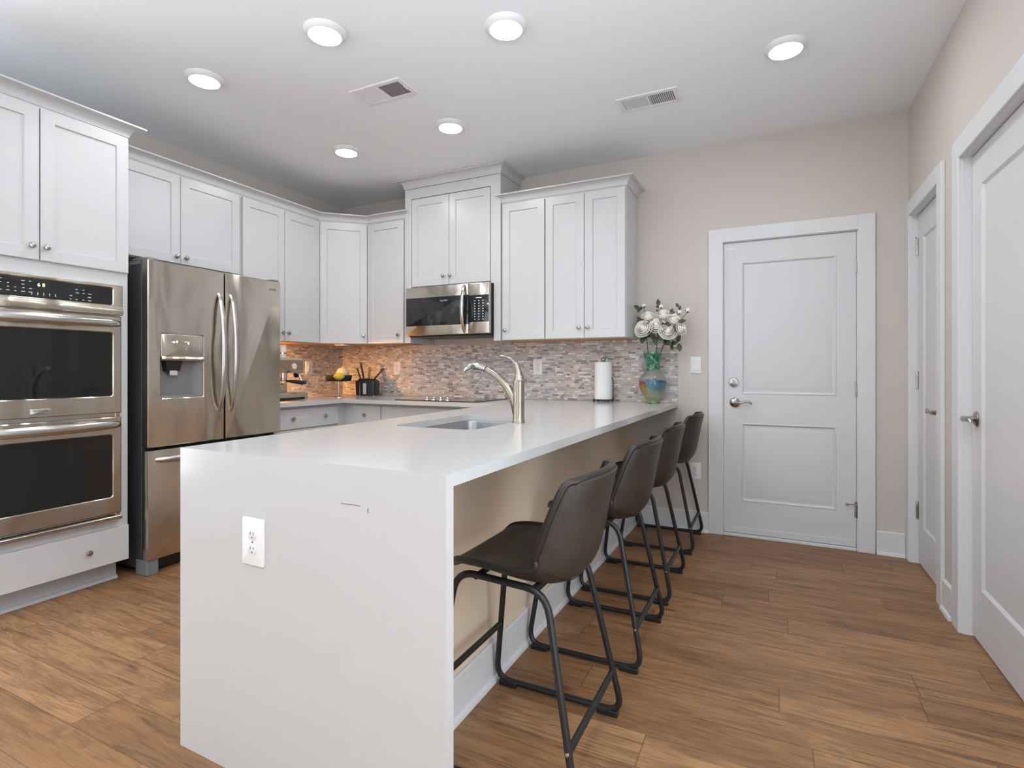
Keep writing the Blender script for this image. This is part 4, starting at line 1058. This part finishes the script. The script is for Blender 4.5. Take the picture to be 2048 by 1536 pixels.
def make_stool():
    t = thing('bar_stool', (0, 0, 0), 'stool', 'bar stool', 'bar stools along the peninsula')
    top = shell_grid(0.0); bot = shell_grid(-0.030)
    mb = MB(); bm = mb.bm
    VT = [[bm.verts.new(p) for p in r] for r in top]; VB = [[bm.verts.new(p) for p in r] for r in bot]
    for i in range(NU):
        for j in range(NV):
            bm.faces.new((VT[i][j], VT[i + 1][j], VT[i + 1][j + 1], VT[i][j + 1]))
            bm.faces.new((VB[i][j], VB[i][j + 1], VB[i + 1][j + 1], VB[i + 1][j]))
    edge = [(i, 0) for i in range(NU)] + [(NU, j) for j in range(NV)] + [(i, NV) for i in range(NU, 0, -1)] + [(0, j) for j in range(NV, 0, -1)]
    for a in range(len(edge)):
        i, j = edge[a]; k, l = edge[(a + 1) % len(edge)]
        bm.faces.new((VT[i][j], VB[i][j], VB[k][l], VT[k][l]))
    sh = obj('seat_shell', mb, 'leather', t, angle=75, label='dark brown leather bucket seat and back')
    md = sh.modifiers.new('sub', 'SUBSURF'); md.levels = 1; md.render_levels = 1
    # rolled edge seam on both rims
    rim = [(top[i][j] * 0.62 + bot[i][j] * 0.38) for i, j in edge]
    out = [(p - Vector((0.02, 0, 0.66))) for p in rim]
    mb = MB(); rp = rim + [rim[0]]
    mb.tube(rp, 0.0105, 8, cap=False); obj('rolled_edge', mb, 'piping', sh, angle=80)
    mb = MB(); mb.tube([(bot[i][j] + (bot[i][NV // 2] - bot[i][j]).normalized() * 0.012) for i, j in [(a, 0) for a in range(4, NU)]], 0.0016, 6)
    mb.tube([(bot[i][j] + (bot[i][NV // 2] - bot[i][j]).normalized() * 0.012) for i, j in [(a, NV) for a in range(4, NU)]], 0.0016, 6)
    b0 = int(NU * 0.50)
    mb.tube([bot[b0][j] + Vector((0.001, 0, -0.001)) for j in range(1, NV)], 0.0016, 6)
    obj('stitching', mb, 'piping', sh)
    # tube frame: two closed side loops
    R = 0.0105
    def fillet(pts, rad, seg=6):
        out = []; n = len(pts)
        for i in range(n):
            p, a, b = Vector(pts[i]), Vector(pts[i - 1]), Vector(pts[(i + 1) % n])
            da = (a - p); db = (b - p); r = min(rad, da.length * 0.45, db.length * 0.45)
            p0 = p + da.normalized() * r; p1 = p + db.normalized() * r
            for k in range(seg + 1):
                q = k / seg
                out.append(p0 * (1 - q) ** 2 + p * 2 * q * (1 - q) + p1 * q ** 2)
        return out
    for sgn in (-1, 1):
        yb, yt = 0.230 * sgn, 0.168 * sgn
        loop = fillet([(-0.240, yb, 0.018), (0.232, yb, 0.018), (0.122, yt, 0.545), (-0.165, yt, 0.560)], 0.065)
        mb = MB(); mb.tube(loop + [loop[0], loop[1]], R, 10, cap=False); obj('side_frame', mb, 'frame', t)
        for fx0 in (-0.222, 0.150):
            mb = MB(); mb.box(fx0 - 0.004, fx0 + 0.066, yb - 0.0125, yb + 0.0125, 0.0, 0.020, 0.003); obj('foot_cap', mb, 'black', t, label='black plastic foot cap')
    def leg_at(z, front):
        q = (z - 0.018) / (0.545 - 0.018)
        x = (-0.240 + q * 0.075) if front else (0.232 - q * 0.110)
        return x, 0.230 - q * 0.062
    for z, front in ((0.236, True), (0.160, False)):
        x, y = leg_at(z, front)
        mb = MB(); mb.tube([(x, -y, z), (x, y, z)], R * 0.95, 10); obj('footrest' if front else 'stretcher', mb, 'frame', t)
        if not front:
            mb = MB()
            for sg in (-1, 1): mb.lathe([(0, 0), (0.0055, 0), (0.0045, 0.003), (0, 0.0038)], lambda a, b, h: Vector((x + a, sg * (y + 0.0095 + h), z + b)), 10)
            obj('bolt', mb, 'chrome', t)
    for x in (-0.10, 0.085):
        mb = MB(); mb.tube([(x, -0.168, 0.551 - 0.02 * (x + 0.1)), (x, 0.168, 0.551 - 0.02 * (x + 0.1))], R * 0.9, 8); obj('seat_support', mb, 'frame', t)
    return t
proto = make_stool()
SPOTS = [(3.150, -2.510, 0.0, 'nearest brown leather bar stool, at the waterfall end of the peninsula'),
         (3.152, -1.768, 0.0, 'second brown leather bar stool from the front'),
         (3.150, -1.112, 0.0, 'third brown leather bar stool from the front'),
         (3.155, -0.306, 0.0, 'farthest brown leather bar stool, against the back wall')]
for i, (x, y, rz, lab) in enumerate(SPOTS):
    o = proto if i == 0 else copy_tree(proto)
    o.location = (x, y, 0); o.rotation_euler = (0, 0, rz); o['label'] = lab

# ------------------------------------------------------------------ paper towel holder and roll
CT = 0.9152
px_, py_ = 2.679, -0.115
ph = thing('paper_towel_holder', (px_, py_, CT), 'black wire paper towel holder with looped top', 'paper towel holder')
def circ(cx, cy, z, r, n=28, a0=0, a1=2 * PI): return [Vector((cx + r * math.cos(a0 + (a1 - a0) * i / n), cy + r * math.sin(a0 + (a1 - a0) * i / n), z)) for i in range(n + 1)]
mb = MB(); mb.tube(circ(px_, py_, CT + 0.016, 0.078), 0.0032, 8, cap=False)
mb.tube([(px_ - 0.078, py_, CT + 0.016), (px_ + 0.078, py_, CT + 0.016)], 0.003, 8)
mb.tube([(px_, py_ - 0.078, CT + 0.016), (px_, py_ + 0.078, CT + 0.016)], 0.003, 8)
obj('base', mb, 'black', ph)
for a in (-PI * 0.75, -PI * 0.25, PI * 0.25, PI * 0.75):
    c = Vector((px_ + 0.078 * math.cos(a), py_ + 0.078 * math.sin(a), CT))
    mb = MB(); mb.lathe([(0, 0), (0.006, 0), (0.0065, 0.005), (0.004, 0.016), (0, 0.017)], lambda a_, b_, h: c + Vector((a_, b_, h)), 10); obj('foot', mb, 'black', ph)
mb = MB(); mb.tube([(px_, py_, CT + 0.016), (px_, py_, CT + 0.305)], 0.0035, 8)
mb.tube([Vector((px_ + 0.014 * math.sin(2 * PI * i / 20), py_, CT + 0.318 - 0.014 * math.cos(2 * PI * i / 20))) for i in range(21)], 0.003, 8)
obj('rod', mb, 'black', ph)
mb = MB(); mb.tube([(px_ + 0.078, py_ - 0.01, CT + 0.016), (px_ + 0.080, py_ - 0.01, CT + 0.150), (px_ + 0.076, py_ - 0.01, CT + 0.172), (px_ + 0.066, py_ - 0.01, CT + 0.182)], 0.0032, 8); obj('side_arm', mb, 'black', ph)
pr_ = thing('paper_towel_roll', (px_, py_, CT + 0.02), 'white paper towel roll standing on the black holder', 'paper towel')
A = lambda a, b, h: Vector((px_ + a, py_ + b, CT + 0.0198 + h))
mb = MB(); n = 36
mb.loft([[A(r * math.cos(2 * PI * j / n), r * math.sin(2 * PI * j / n), h) for j in range(n)] for r, h in ((0.021, 0), (0.063, 0), (0.065, 0.002), (0.065, 0.276), (0.063, 0.278), (0.021, 0.278))], closed=True)
obj('sheets', mb, 'paper', pr_)
mb = MB(); mb.loft([[A(r * math.cos(2 * PI * j / n), r * math.sin(2 * PI * j / n), h) for j in range(n)] for r, h in ((0.0185, 0), (0.0208, 0), (0.0208, 0.279), (0.0185, 0.279))], closed=True); obj('core', mb, 'card', pr_)

# ------------------------------------------------------------------ vase with roses
vx, vy = 3.052, -0.150
vs = thing('vase', (vx, vy, CT), 'painted glass vase with green neck and rainbow swirl body', 'vase')
A = lambda a, b, h: Vector((vx + a, vy + b, CT + h))
mb = MB()
po = [(0.0, 0.0), (0.050, 0.0), (0.053, 0.006), (0.049, 0.016), (0.052, 0.030), (0.072, 0.065), (0.091, 0.105), (0.099, 0.140), (0.096, 0.170), (0.082, 0.200), (0.062, 0.222), (0.047, 0.238), (0.043, 0.252), (0.046, 0.275), (0.054, 0.310), (0.064, 0.343), (0.069, 0.355)]
pin = [(0.066, 0.355), (0.060, 0.341), (0.050, 0.308), (0.042, 0.275), (0.039, 0.252), (0.043, 0.236), (0.058, 0.219), (0.078, 0.197), (0.092, 0.168), (0.095, 0.140), (0.087, 0.107), (0.068, 0.068), (0.045, 0.030), (0.0, 0.024)]
mb.lathe(po + pin, A, 36); obj('vase_body', mb, 'vase', vs, angle=60)

def petal(mb, M3, r, h, a, half, curl, flare, nu=5, nv=5):
    """cupped petal: base on the axis, rim at radius r, height h, centred on angle a"""
    L = []
    for i in range(nv + 1):
        v = i / nv; row = []
        for j in range(nu + 1):
            u = -1 + 2 * j / nu
            rad = r * (math.sin(v * PI * 0.55) ** 0.8) * (1 + flare * v * v) - curl * r * 0.12 * u * u
            hh = h * (v ** 1.25) - 0.16 * h * (abs(u) ** 3) * v + 0.05 * h * math.cos(5 * u + a * 3) * v * v
            an = a + half * u * (0.35 + 0.65 * math.sin(min(1, v * 1.2) * PI / 2))
            row.append(mb.bm.verts.new(M3 @ Vector((rad * math.cos(an), rad * math.sin(an), hh))))
        L.append(row)
    for i in range(nv):
        for j in range(nu):
            mb.bm.faces.new((L[i][j], L[i][j + 1], L[i + 1][j + 1], L[i + 1][j]))
def axis_matrix(c, d):
    d = Vector(d).normalized(); q = Vector((0, 0, 1)).rotation_difference(d)
    return Matrix.Translation(c) @ q.to_matrix().to_4x4()
def rose(c, R, d, parent):
    c = Vector(c); d = Vector(d).normalized()
    M3 = axis_matrix(c - d * R * 0.75, d)
    mb = MB()
    mb.lathe([(0, 0.05 * R), (R * 0.20, 0.2 * R), (R * 0.30, 0.8 * R), (R * 0.20, 1.25 * R), (0.0, 1.30 * R)], lambda a, b, h: M3 @ Vector((a, b, h)), 10)
    for n, r, h, fl, a0 in ((3, 0.36, 1.38, 0.00, 0.2), (4, 0.52, 1.36, 0.02, 0.9), (5, 0.70, 1.24, 0.08, 0.1), (6, 0.88, 1.05, 0.16, 0.6), (7, 1.02, 0.80, 0.28, 0.3)):
        for i in range(n): petal(mb, M3, R * r, R * h, a0 + 2 * PI * i / n, PI / n * 1.45, 0.5, fl)
    o = obj('rose', mb, 'petal', parent, angle=80, label='open cream white rose')
    md = o.modifiers.new('thick', 'SOLIDIFY'); md.thickness = 0.0008
    return o
def bud(c, R, d, parent):
    M3 = axis_matrix(Vector(c) - Vector(d).normalized() * R, d); mb = MB()
    mb.lathe([(0, 0), (R * 0.55, R * 0.15), (R * 0.95, R * 0.7), (R, R * 1.1), (R * 0.78, R * 1.65), (R * 0.35, R * 2.05), (0, R * 2.15)], lambda a, b, h: M3 @ Vector((a, b, h)), 14)
    for i in range(4): petal(mb, M3, R * 1.06, R * 1.8, i * PI / 2 + 0.3, PI / 4 * 1.5, 0.3, 0.0)
    b_ = obj('bud', mb, 'petal', parent, angle=80, label='closed white rosebud')
    mb = MB()
    for i in range(5): petal(mb, axis_matrix(Vector(c) - Vector(d).normalized() * R * 1.08, d), R * 1.12, R * 1.0, i * 2 * PI / 5, 0.32, 0.2, 0.0, 3, 3)
    obj('sepals', mb, 'leaf', b_)
def leaf(c, d, L, parent, up=(0, -1, 0.3), wd=0.30):
    d = Vector(d).normalized(); up = Vector(up); sdir = d.cross(up).normalized(); n = sdir.cross(d).normalized()
    mb = MB(); rows = []
    for i in range(9):
        t = i / 8; hw = L * wd * (math.sin(PI * t ** 0.85) ** 0.9) + 0.0004
        cc = Vector(c) + d * L * (t - 0.5) - n * 0.10 * L * (t * t)
        rows.append([mb.bm.verts.new(cc + sdir * hw * k + n * (0.16 * hw * abs(k) * 2)) for k in (-1, -0.5, 0, 0.5, 1)])
    for i in range(8):
        for j in range(4): mb.bm.faces.new((rows[i][j], rows[i][j + 1], rows[i + 1][j + 1], rows[i + 1][j]))
    o = obj('leaf', mb, 'leaf', parent, angle=80)
    md = o.modifiers.new('thick', 'SOLIDIFY'); md.thickness = 0.0007
Y0 = vy
def V(x, z, dy=0.0): return Vector((x, Y0 + dy, z))
STEMS = [
    dict(lab='left rose stem in the vase with two roses', base=(3.028, 1.00, 0.0), mid=(3.020, 1.272, -0.005), fork=(3.012, 1.375, -0.01),
         roses=[((2.997, 1.450, -0.045), 0.056, (-0.25, -0.85, 0.35)), ((3.022, 1.540, -0.005), 0.041, (0.1, -0.5, 0.8))],
         buds=[((2.989, 1.612, 0.0), 0.0155, (-0.2, 0, 1))],
         leaves=[((2.938, 1.607, 0.0), (-0.6, 0, 0.5), 0.050), ((2.968, 1.598, 0.0), (0.3, 0, 0.8), 0.036), ((2.952, 1.582, 0.0), (-0.3, -0.3, -0.7), 0.034), ((2.957, 1.515, -0.01), (-0.3, -0.2, 0.8), 0.056), ((3.035, 1.500, -0.03), (0.8, -0.2, 0.3), 0.055),
                 ((2.990, 1.380, -0.03), (-0.5, -0.3, -0.7), 0.070), ((2.996, 1.363, -0.06), (-0.2, -0.6, -0.6), 0.060), ((3.042, 1.405, -0.05), (0.5, -0.5, 0.5), 0.062), ((2.985, 1.505, -0.02), (0.2, -0.2, 0.9), 0.035)]),
    dict(lab='middle rose stem in the vase with two roses and a bud', base=(3.055, 1.00, 0.01), mid=(3.078, 1.272, 0.0), fork=(3.086, 1.380, -0.005),
         roses=[((3.086, 1.468, -0.04), 0.048, (0.0, -0.9, 0.45)), ((3.127, 1.549, -0.005), 0.041, (0.1, -0.6, 0.8))],
         buds=[((3.110, 1.600, 0.0), 0.0155, (0.2, 0, 1))],
         leaves=[((3.091, 1.634, 0.0), (-0.1, 0, 1), 0.050), ((3.085, 1.603, 0.0), (-0.8, 0, 0.4), 0.030), ((3.085, 1.575, 0.0), (-0.6, -0.2, 0.5), 0.028), ((3.090, 1.510, -0.01), (0.2, -0.2, 1), 0.040), ((3.112, 1.508, -0.03), (0.5, -0.3, 0.7), 0.034),
                 ((3.080, 1.360, -0.05), (0.1, -0.6, -0.8), 0.066), ((3.062, 1.392, -0.05), (-0.4, -0.6, 0.6), 0.060), ((3.112, 1.375, -0.05), (0.7, -0.5, -0.4), 0.060)]),
    dict(lab='right rose stem in the vase leaning out with three roses', base=(3.080, 1.00, 0.0), mid=(3.105, 1.272, 0.005), fork=(3.148, 1.378, -0.01),
         roses=[((3.166, 1.423, -0.05), 0.052, (0.25, -0.85, 0.4)), ((3.205, 1.507, -0.01), 0.042, (0.5, -0.6, 0.6)), ((3.252, 1.440, -0.02), 0.038, (0.8, -0.5, 0.3)), ((3.196, 1.545, 0.01), 0.028, (0.1, -0.4, 0.9))],
         buds=[((3.237, 1.556, 0.0), 0.0155, (0.5, -0.2, 0.7)), ((3.294, 1.567, 0.0), 0.0170, (0.5, -0.2, 0.8))],
         leaves=[((3.257, 1.493, -0.02), (0.9, 0, 0.25), 0.052), ((3.240, 1.588, 0.0), (0.2, 0, 1), 0.034), ((3.221, 1.607, 0.0), (-0.5, 0, 0.9), 0.036), ((3.184, 1.573, 0.0), (0.6, 0, 0.6), 0.034), ((3.190, 1.556, -0.01), (0.9, -0.1, 0.1), 0.040),
                 ((3.165, 1.468, -0.06), (0.8, -0.5, -0.1), 0.062), ((3.137, 1.468, -0.05), (-0.3, -0.5, 0.8), 0.045), ((3.215, 1.440, -0.05), (0.5, -0.4, -0.7), 0.055), ((3.234, 1.372, -0.02), (0.4, -0.3, 0.8), 0.056), ((3.240, 1.310, -0.02), (0.2, -0.2, -1), 0.058),
                 ((3.170, 1.340, -0.06), (0.6, -0.6, -0.4), 0.070), ((3.150, 1.350, -0.04), (-0.2, -0.7, -0.6), 0.060), ((3.205, 1.340, -0.04), (0.7, -0.5, 0.2), 0.060), ((3.190, 1.310, -0.03), (0.2, -0.4, -0.9), 0.040)]),
]
for sd in STEMS:
    t = thing('rose_stem', V(*sd['base']), sd['lab'], 'flower', 'artificial roses in the vase')
    mb = MB(); bs, md_, fk = V(*sd['base']), V(*sd['mid']), V(*sd['fork'])
    mb.tube([bs, md_, fk], [0.0032, 0.0034, 0.003], 8)
    for c, R, d in sd['roses']:
        e = V(*c) - Vector(d).normalized() * R * 0.7; m_ = (fk + e) / 2 + Vector((0, 0.012, 0.0)); mb.tube([fk, m_, e], [0.0028, 0.0022, 0.0020], 7)
    for c, R, d in sd['buds']:
        e = V(*c) - Vector(d).normalized() * R; s0 = V(*sd['roses'][-1][0]); mb.tube([fk, (fk + e) / 2 + Vector((0.004, 0.012, 0)), e], [0.0024, 0.002, 0.0016], 7)
    for c, d, L in sd['leaves']:
        e = V(*c) - Vector(d).normalized() * L * 0.5
        tgt = min([fk] + [V(*q[0]) - Vector(q[2]).normalized() * q[1] * 0.5 for q in sd['roses']] + [V(*q[0]) for q in sd['buds']], key=lambda p: (p - e).length)
        mb.tube([tgt, e], 0.0012, 6)
    obj('stem', mb, 'stem', t)
    for c, R, d in sd['roses']: rose(V(*c), R, d, t)
    for c, R, d in sd['buds']: bud(V(*c), R, d, t)
    for c, d, L in sd['leaves']: leaf(V(*c), d, L, t)

# ------------------------------------------------------------------ knife block and knives
kx, ky = 0.480, -0.190
kb = thing('knife_block', (kx, ky, CT), 'black knife block on the counter near the corner', 'knife block')
TKB = frame((kx, ky), (0.95, 0.31))
mb = MB()
def kl(w0, d0, z, r): return [TKB(u, v, CT + z) for u, v in rr(-w0, w0, -d0, d0, r, 4)]
mb.loft([kl(0.088, 0.060, 0.008, 0.02), kl(0.091, 0.063, 0.012, 0.022), kl(0.096, 0.066, 0.125, 0.022), kl(0.093, 0.064, 0.138, 0.02), kl(0.066, 0.048, 0.158, 0.018), kl(0.060, 0.042, 0.160, 0.016)])
obj('block', mb, 'black', kb)
mb = MB(TKB); mb.box(-0.016, 0.014, 0.0640, 0.0680, CT + 0.02, CT + 0.118, 0.001); mb.box(-0.048, -0.045, 0.0640, 0.0670, CT + 0.015, CT + 0.122); obj('label_strip', mb, 'greyplastic', kb, label='grey stripe on the front')
for sx, sy in ((-1, -1), (1, -1), (-1, 1), (1, 1)):
    mb = MB(); c = TKB(sx * 0.075, sy * 0.045, CT); mb.lathe([(0, 0), (0.008, 0), (0.009, 0.0078), (0, 0.0079)], lambda a, b, h: c + Vector((a, b, h)), 10); obj('foot', mb, 'greyplastic', kb)
KN = [('short black knife handle at the left of the block', (-0.066, 0.0, 0.150), (-0.096, 0.012, 0.258), 0.0085, 'black'),
      ('long black knife handle standing tall in the block', (-0.036, 0.0, 0.158), (-0.064, 0.010, 0.312), 0.0105, 'black'),
      ('black knife handle leaning right out of the block', (0.062, 0.005, 0.150), (0.156, 0.018, 0.252), 0.0105, 'black'),
      ('brown handle shape at the back of the block', (0.000, -0.030, 0.158), (0.004, -0.034, 0.270), 0.012, 'blade')]  # plain brown upright shape behind the black handles
for lab, a, b, r, mm in KN:
    t = thing('kitchen_knife', TKB(a[0], a[1], CT + a[2]), lab, 'knife', 'knives in the block')
    A_, B_ = TKB(a[0], a[1], CT + a[2]), TKB(b[0], b[1], CT + b[2]); D_ = B_ - A_
    mb = MB(); mb.tube([A_ + D_ * q for q in (0.06, 0.12, 0.35, 0.6, 0.85, 0.96, 1.0)], [r * 0.8, r * 0.9, r, r * 0.92, r * 1.08, r * 0.95, r * 0.5], 10, 0.7); obj('knife_handle', mb, mm, t)
    mb = MB(); mb.tube([A_ - D_ * 0.10, A_ + D_ * 0.07], r * 0.75, 8, 0.3); obj('bolster', mb, 'nickel', t)

# ------------------------------------------------------------------ pedestal stand, tray, onion, lemon
sx_, sy_ = 0.392, -0.462
st = thing('pedestal_stand', (sx_, sy_, CT), 'dark glass pedestal stand on a thin chrome post in the corner', 'stand')
A = lambda a, b, h: Vector((sx_ + a, sy_ + b, CT + h))
mb = MB(); mb.lathe([(0, 0), (0.060, 0), (0.060, 0.004), (0.012, 0.010), (0.008, 0.014), (0, 0.014)], A, 28); obj('base', mb, 'chrome', st)
mb = MB(); mb.lathe([(0, 0.014), (0.0055, 0.014), (0.0055, 0.136), (0.020, 0.142), (0, 0.142)], A, 16); obj('post', mb, 'chrome', st)
mb = MB(); mb.lathe([(0, 0.1422), (0.172, 0.1422), (0.174, 0.1445), (0.172, 0.147), (0, 0.147)], A, 48); obj('glass_plate', mb, 'smoke', st, label='thin dark glass plate')
mb = MB(); mb.tube([A(0.05, -0.10, 0.142), A(0.05, -0.10, 0.112), A(0.05, -0.104, 0.106), A(0.05, -0.11, 0.110)], 0.0022, 8); obj('hook', mb, 'chrome', st)
ax_, ay_ = 0.693, -0.721                 # direction from the corner out into the room
TB2 = lambda a, b, h: A(a - ax_ * 0.045, b - ay_ * 0.045, h)
ty = thing('serving_tray', TB2(0, 0, 0.147), 'black round tray on the pedestal stand holding a pale onion', 'tray')
mb = MB(); mb.lathe([(0, 0.1475), (0.100, 0.1475), (0.110, 0.152), (0.114, 0.192), (0.111, 0.1925), (0.106, 0.156), (0.096, 0.152), (0, 0.152)], TB2, 40); obj('tray', mb, 'black', ty)
on = thing('onion', TB2(0.030, 0.010, 0.1525), 'large round pale onion in the black tray', 'onion')
mb = MB(); c0 = TB2(0.034, 0.012, 0.1525)
mb.lathe([(0, 0.0), (0.018, 0.001), (0.040, 0.014), (0.053, 0.040), (0.055, 0.060), (0.050, 0.080), (0.036, 0.098), (0.016, 0.107), (0.006, 0.110), (0.004, 0.116), (0.0, 0.117)], lambda a, b, h: c0 + Vector((a, b, h)), 24); obj('bulb', mb, 'onion', on)
mb = MB(); mb.tube([c0 + Vector((0, 0, 0.115)), c0 + Vector((0.002, -0.001, 0.120)), c0 + Vector((0.005, -0.003, 0.123))], [0.0045, 0.003, 0.002], 8); obj('stem_end', mb, 'card', on)
le = thing('lemon', A(ax_ * 0.115, ay_ * 0.115, 0.1473), 'yellow lemon on the glass stand in front of the black tray', 'lemon')
mb = MB(); c1 = A(ax_ * 0.112, ay_ * 0.112, 0.1475 + 0.0336)
mb.lathe([(0, -0.047), (0.006, -0.044), (0.012, -0.039), (0.026, -0.026), (0.0335, -0.008), (0.0335, 0.008), (0.026, 0.026), (0.012, 0.039), (0.005, 0.046), (0, 0.047)], lambda a, b, h: c1 + Vector((h * 0.72 + a * 0.693, h * 0.693 - a * 0.72, b)), 20); obj('fruit', mb, 'lemon', le)
mb = MB(); mb.tube([c1 + Vector((-0.0332, -0.0320, 0)), c1 + Vector((-0.0356, -0.0343, 0))], [0.004, 0.003], 8); obj('stem_end', mb, 'stem', le)

# ------------------------------------------------------------------ espresso machine (mostly behind the refrigerator)
es = thing('espresso_machine', (0.24, -0.97, CT), 'stainless espresso machine half hidden behind the refrigerator', 'coffee machine')
E0, E1 = -1.180, -0.852
mb = MB(FL); mb.box(E0, E1, 0.080, 0.21, CT + 0.0, CT + 0.335, 0.008); obj('column', mb, 'espresso', es)
mb = MB(FL); mb.loft([[FL(E0, a, b) for a, b in ((0.21, CT + 0.215), (0.375, CT + 0.215), (0.39, CT + 0.235), (0.385, CT + 0.318), (0.370, CT + 0.334), (0.21, CT + 0.334))],
                      [FL(E1, a, b) for a, b in ((0.21, CT + 0.215), (0.375, CT + 0.215), (0.39, CT + 0.235), (0.385, CT + 0.318), (0.370, CT + 0.334), (0.21, CT + 0.334))]]); hd = obj('head', mb, 'espresso', es)
mb = MB(); mb.lathe([(0, 0), (0.024, 0), (0.024, 0.006), (0.020, 0.008), (0, 0.008)], lambda a, b, h: FL(-0.945 + a, 0.386 + h, CT + 0.268 + b), 20); obj('gauge', mb, 'ceramic', hd, label='round white pressure gauge')
mb = MB(FL); mb.box(E0, E1 + 0.012, 0.10, 0.43, CT + 0.004, CT + 0.058, 0.006); mb.box(E0 + 0.02, E1 - 0.02, 0.2, 0.425, CT + 0.0582, CT + 0.062); tr = obj('drip_tray', mb, 'espresso', es)
mb = MB(FL); mb.box(E0 + 0.02, E1 - 0.03, 0.4302, 0.4325, CT + 0.004, CT + 0.022); obj('tray_painted_shadow', mb, 'black', tr)  # black strip stands in for the shade at the tray foot
mb = MB(); mb.lathe([(0, 0), (0.034, 0), (0.034, 0.045), (0.028, 0.048), (0, 0.048)], lambda a, b, h: FL(-0.985 + a, 0.30 + b, CT + 0.2150 - h), 20); obj('group_head', mb, 'chrome', es)
mb = MB(); mb.lathe([(0, 0), (0.036, 0), (0.037, 0.02), (0.030, 0.035), (0.012, 0.045), (0, 0.045)], lambda a, b, h: FL(-0.985 + a, 0.30 + b, CT + 0.1668 - h), 20)
pf = obj('portafilter', mb, 'chrome', es)
mb = MB(); mb.tube([FL(-0.970, 0.335, CT + 0.150), FL(-0.945, 0.375, CT + 0.146), FL(-0.910, 0.430, CT + 0.138), FL(-0.890, 0.460, CT + 0.140)], [0.008, 0.014, 0.017, 0.013], 12); obj('grip', mb, 'black', pf, label='black portafilter grip')
mb = MB(); mb.tube([FL(-0.875, 0.33, CT + 0.225), FL(-0.868, 0.36, CT + 0.20), FL(-0.862, 0.375, CT + 0.150), FL(-0.858, 0.385, CT + 0.105)], 0.006, 10); obj('steam_wand', mb, 'chrome', es)
mb = MB(); mb.lathe([(0, 0), (0.026, 0), (0.024, 0.018), (0, 0.02)], lambda a, b, h: FL(E1 + h, 0.30 + a, CT + 0.20 + b), 16); obj('steam_dial', mb, 'black', es, label='black steam dial')
cu = thing('tumbler', FL(-0.965, 0.27, CT + 0.335), 'tall white and steel tumbler on top of the espresso machine', 'tumbler')
A = lambda a, b, h: FL(-0.965 + a, 0.27 + b, CT + 0.3355 + h)
mb = MB(); mb.lathe([(0, 0), (0.032, 0), (0.036, 0.004), (0.037, 0.10), (0.035, 0.102), (0.033, 0.098), (0.031, 0.006), (0, 0.005)], A, 24); obj('cup', mb, 'ceramic', cu)
mb = MB(); mb.lathe([(0.0365, 0.03), (0.0385, 0.031), (0.0385, 0.045), (0.0365, 0.046)], A, 24); obj('band', mb, 'chrome', cu)
cu = thing('canister', FL(-1.045, 0.26, CT + 0.335), 'black canister on top of the espresso machine', 'canister')
A = lambda a, b, h: FL(-1.048 + a, 0.25 + b, CT + 0.3355 + h)
mb = MB(); mb.lathe([(0, 0), (0.036, 0), (0.038, 0.003), (0.038, 0.09), (0, 0.09)], A, 24); obj('can', mb, 'black', cu)
mb = MB(); mb.lathe([(0, 0.0902), (0.039, 0.0902), (0.039, 0.102), (0, 0.104)], A, 24); obj('lid', mb, 'chrome', cu)
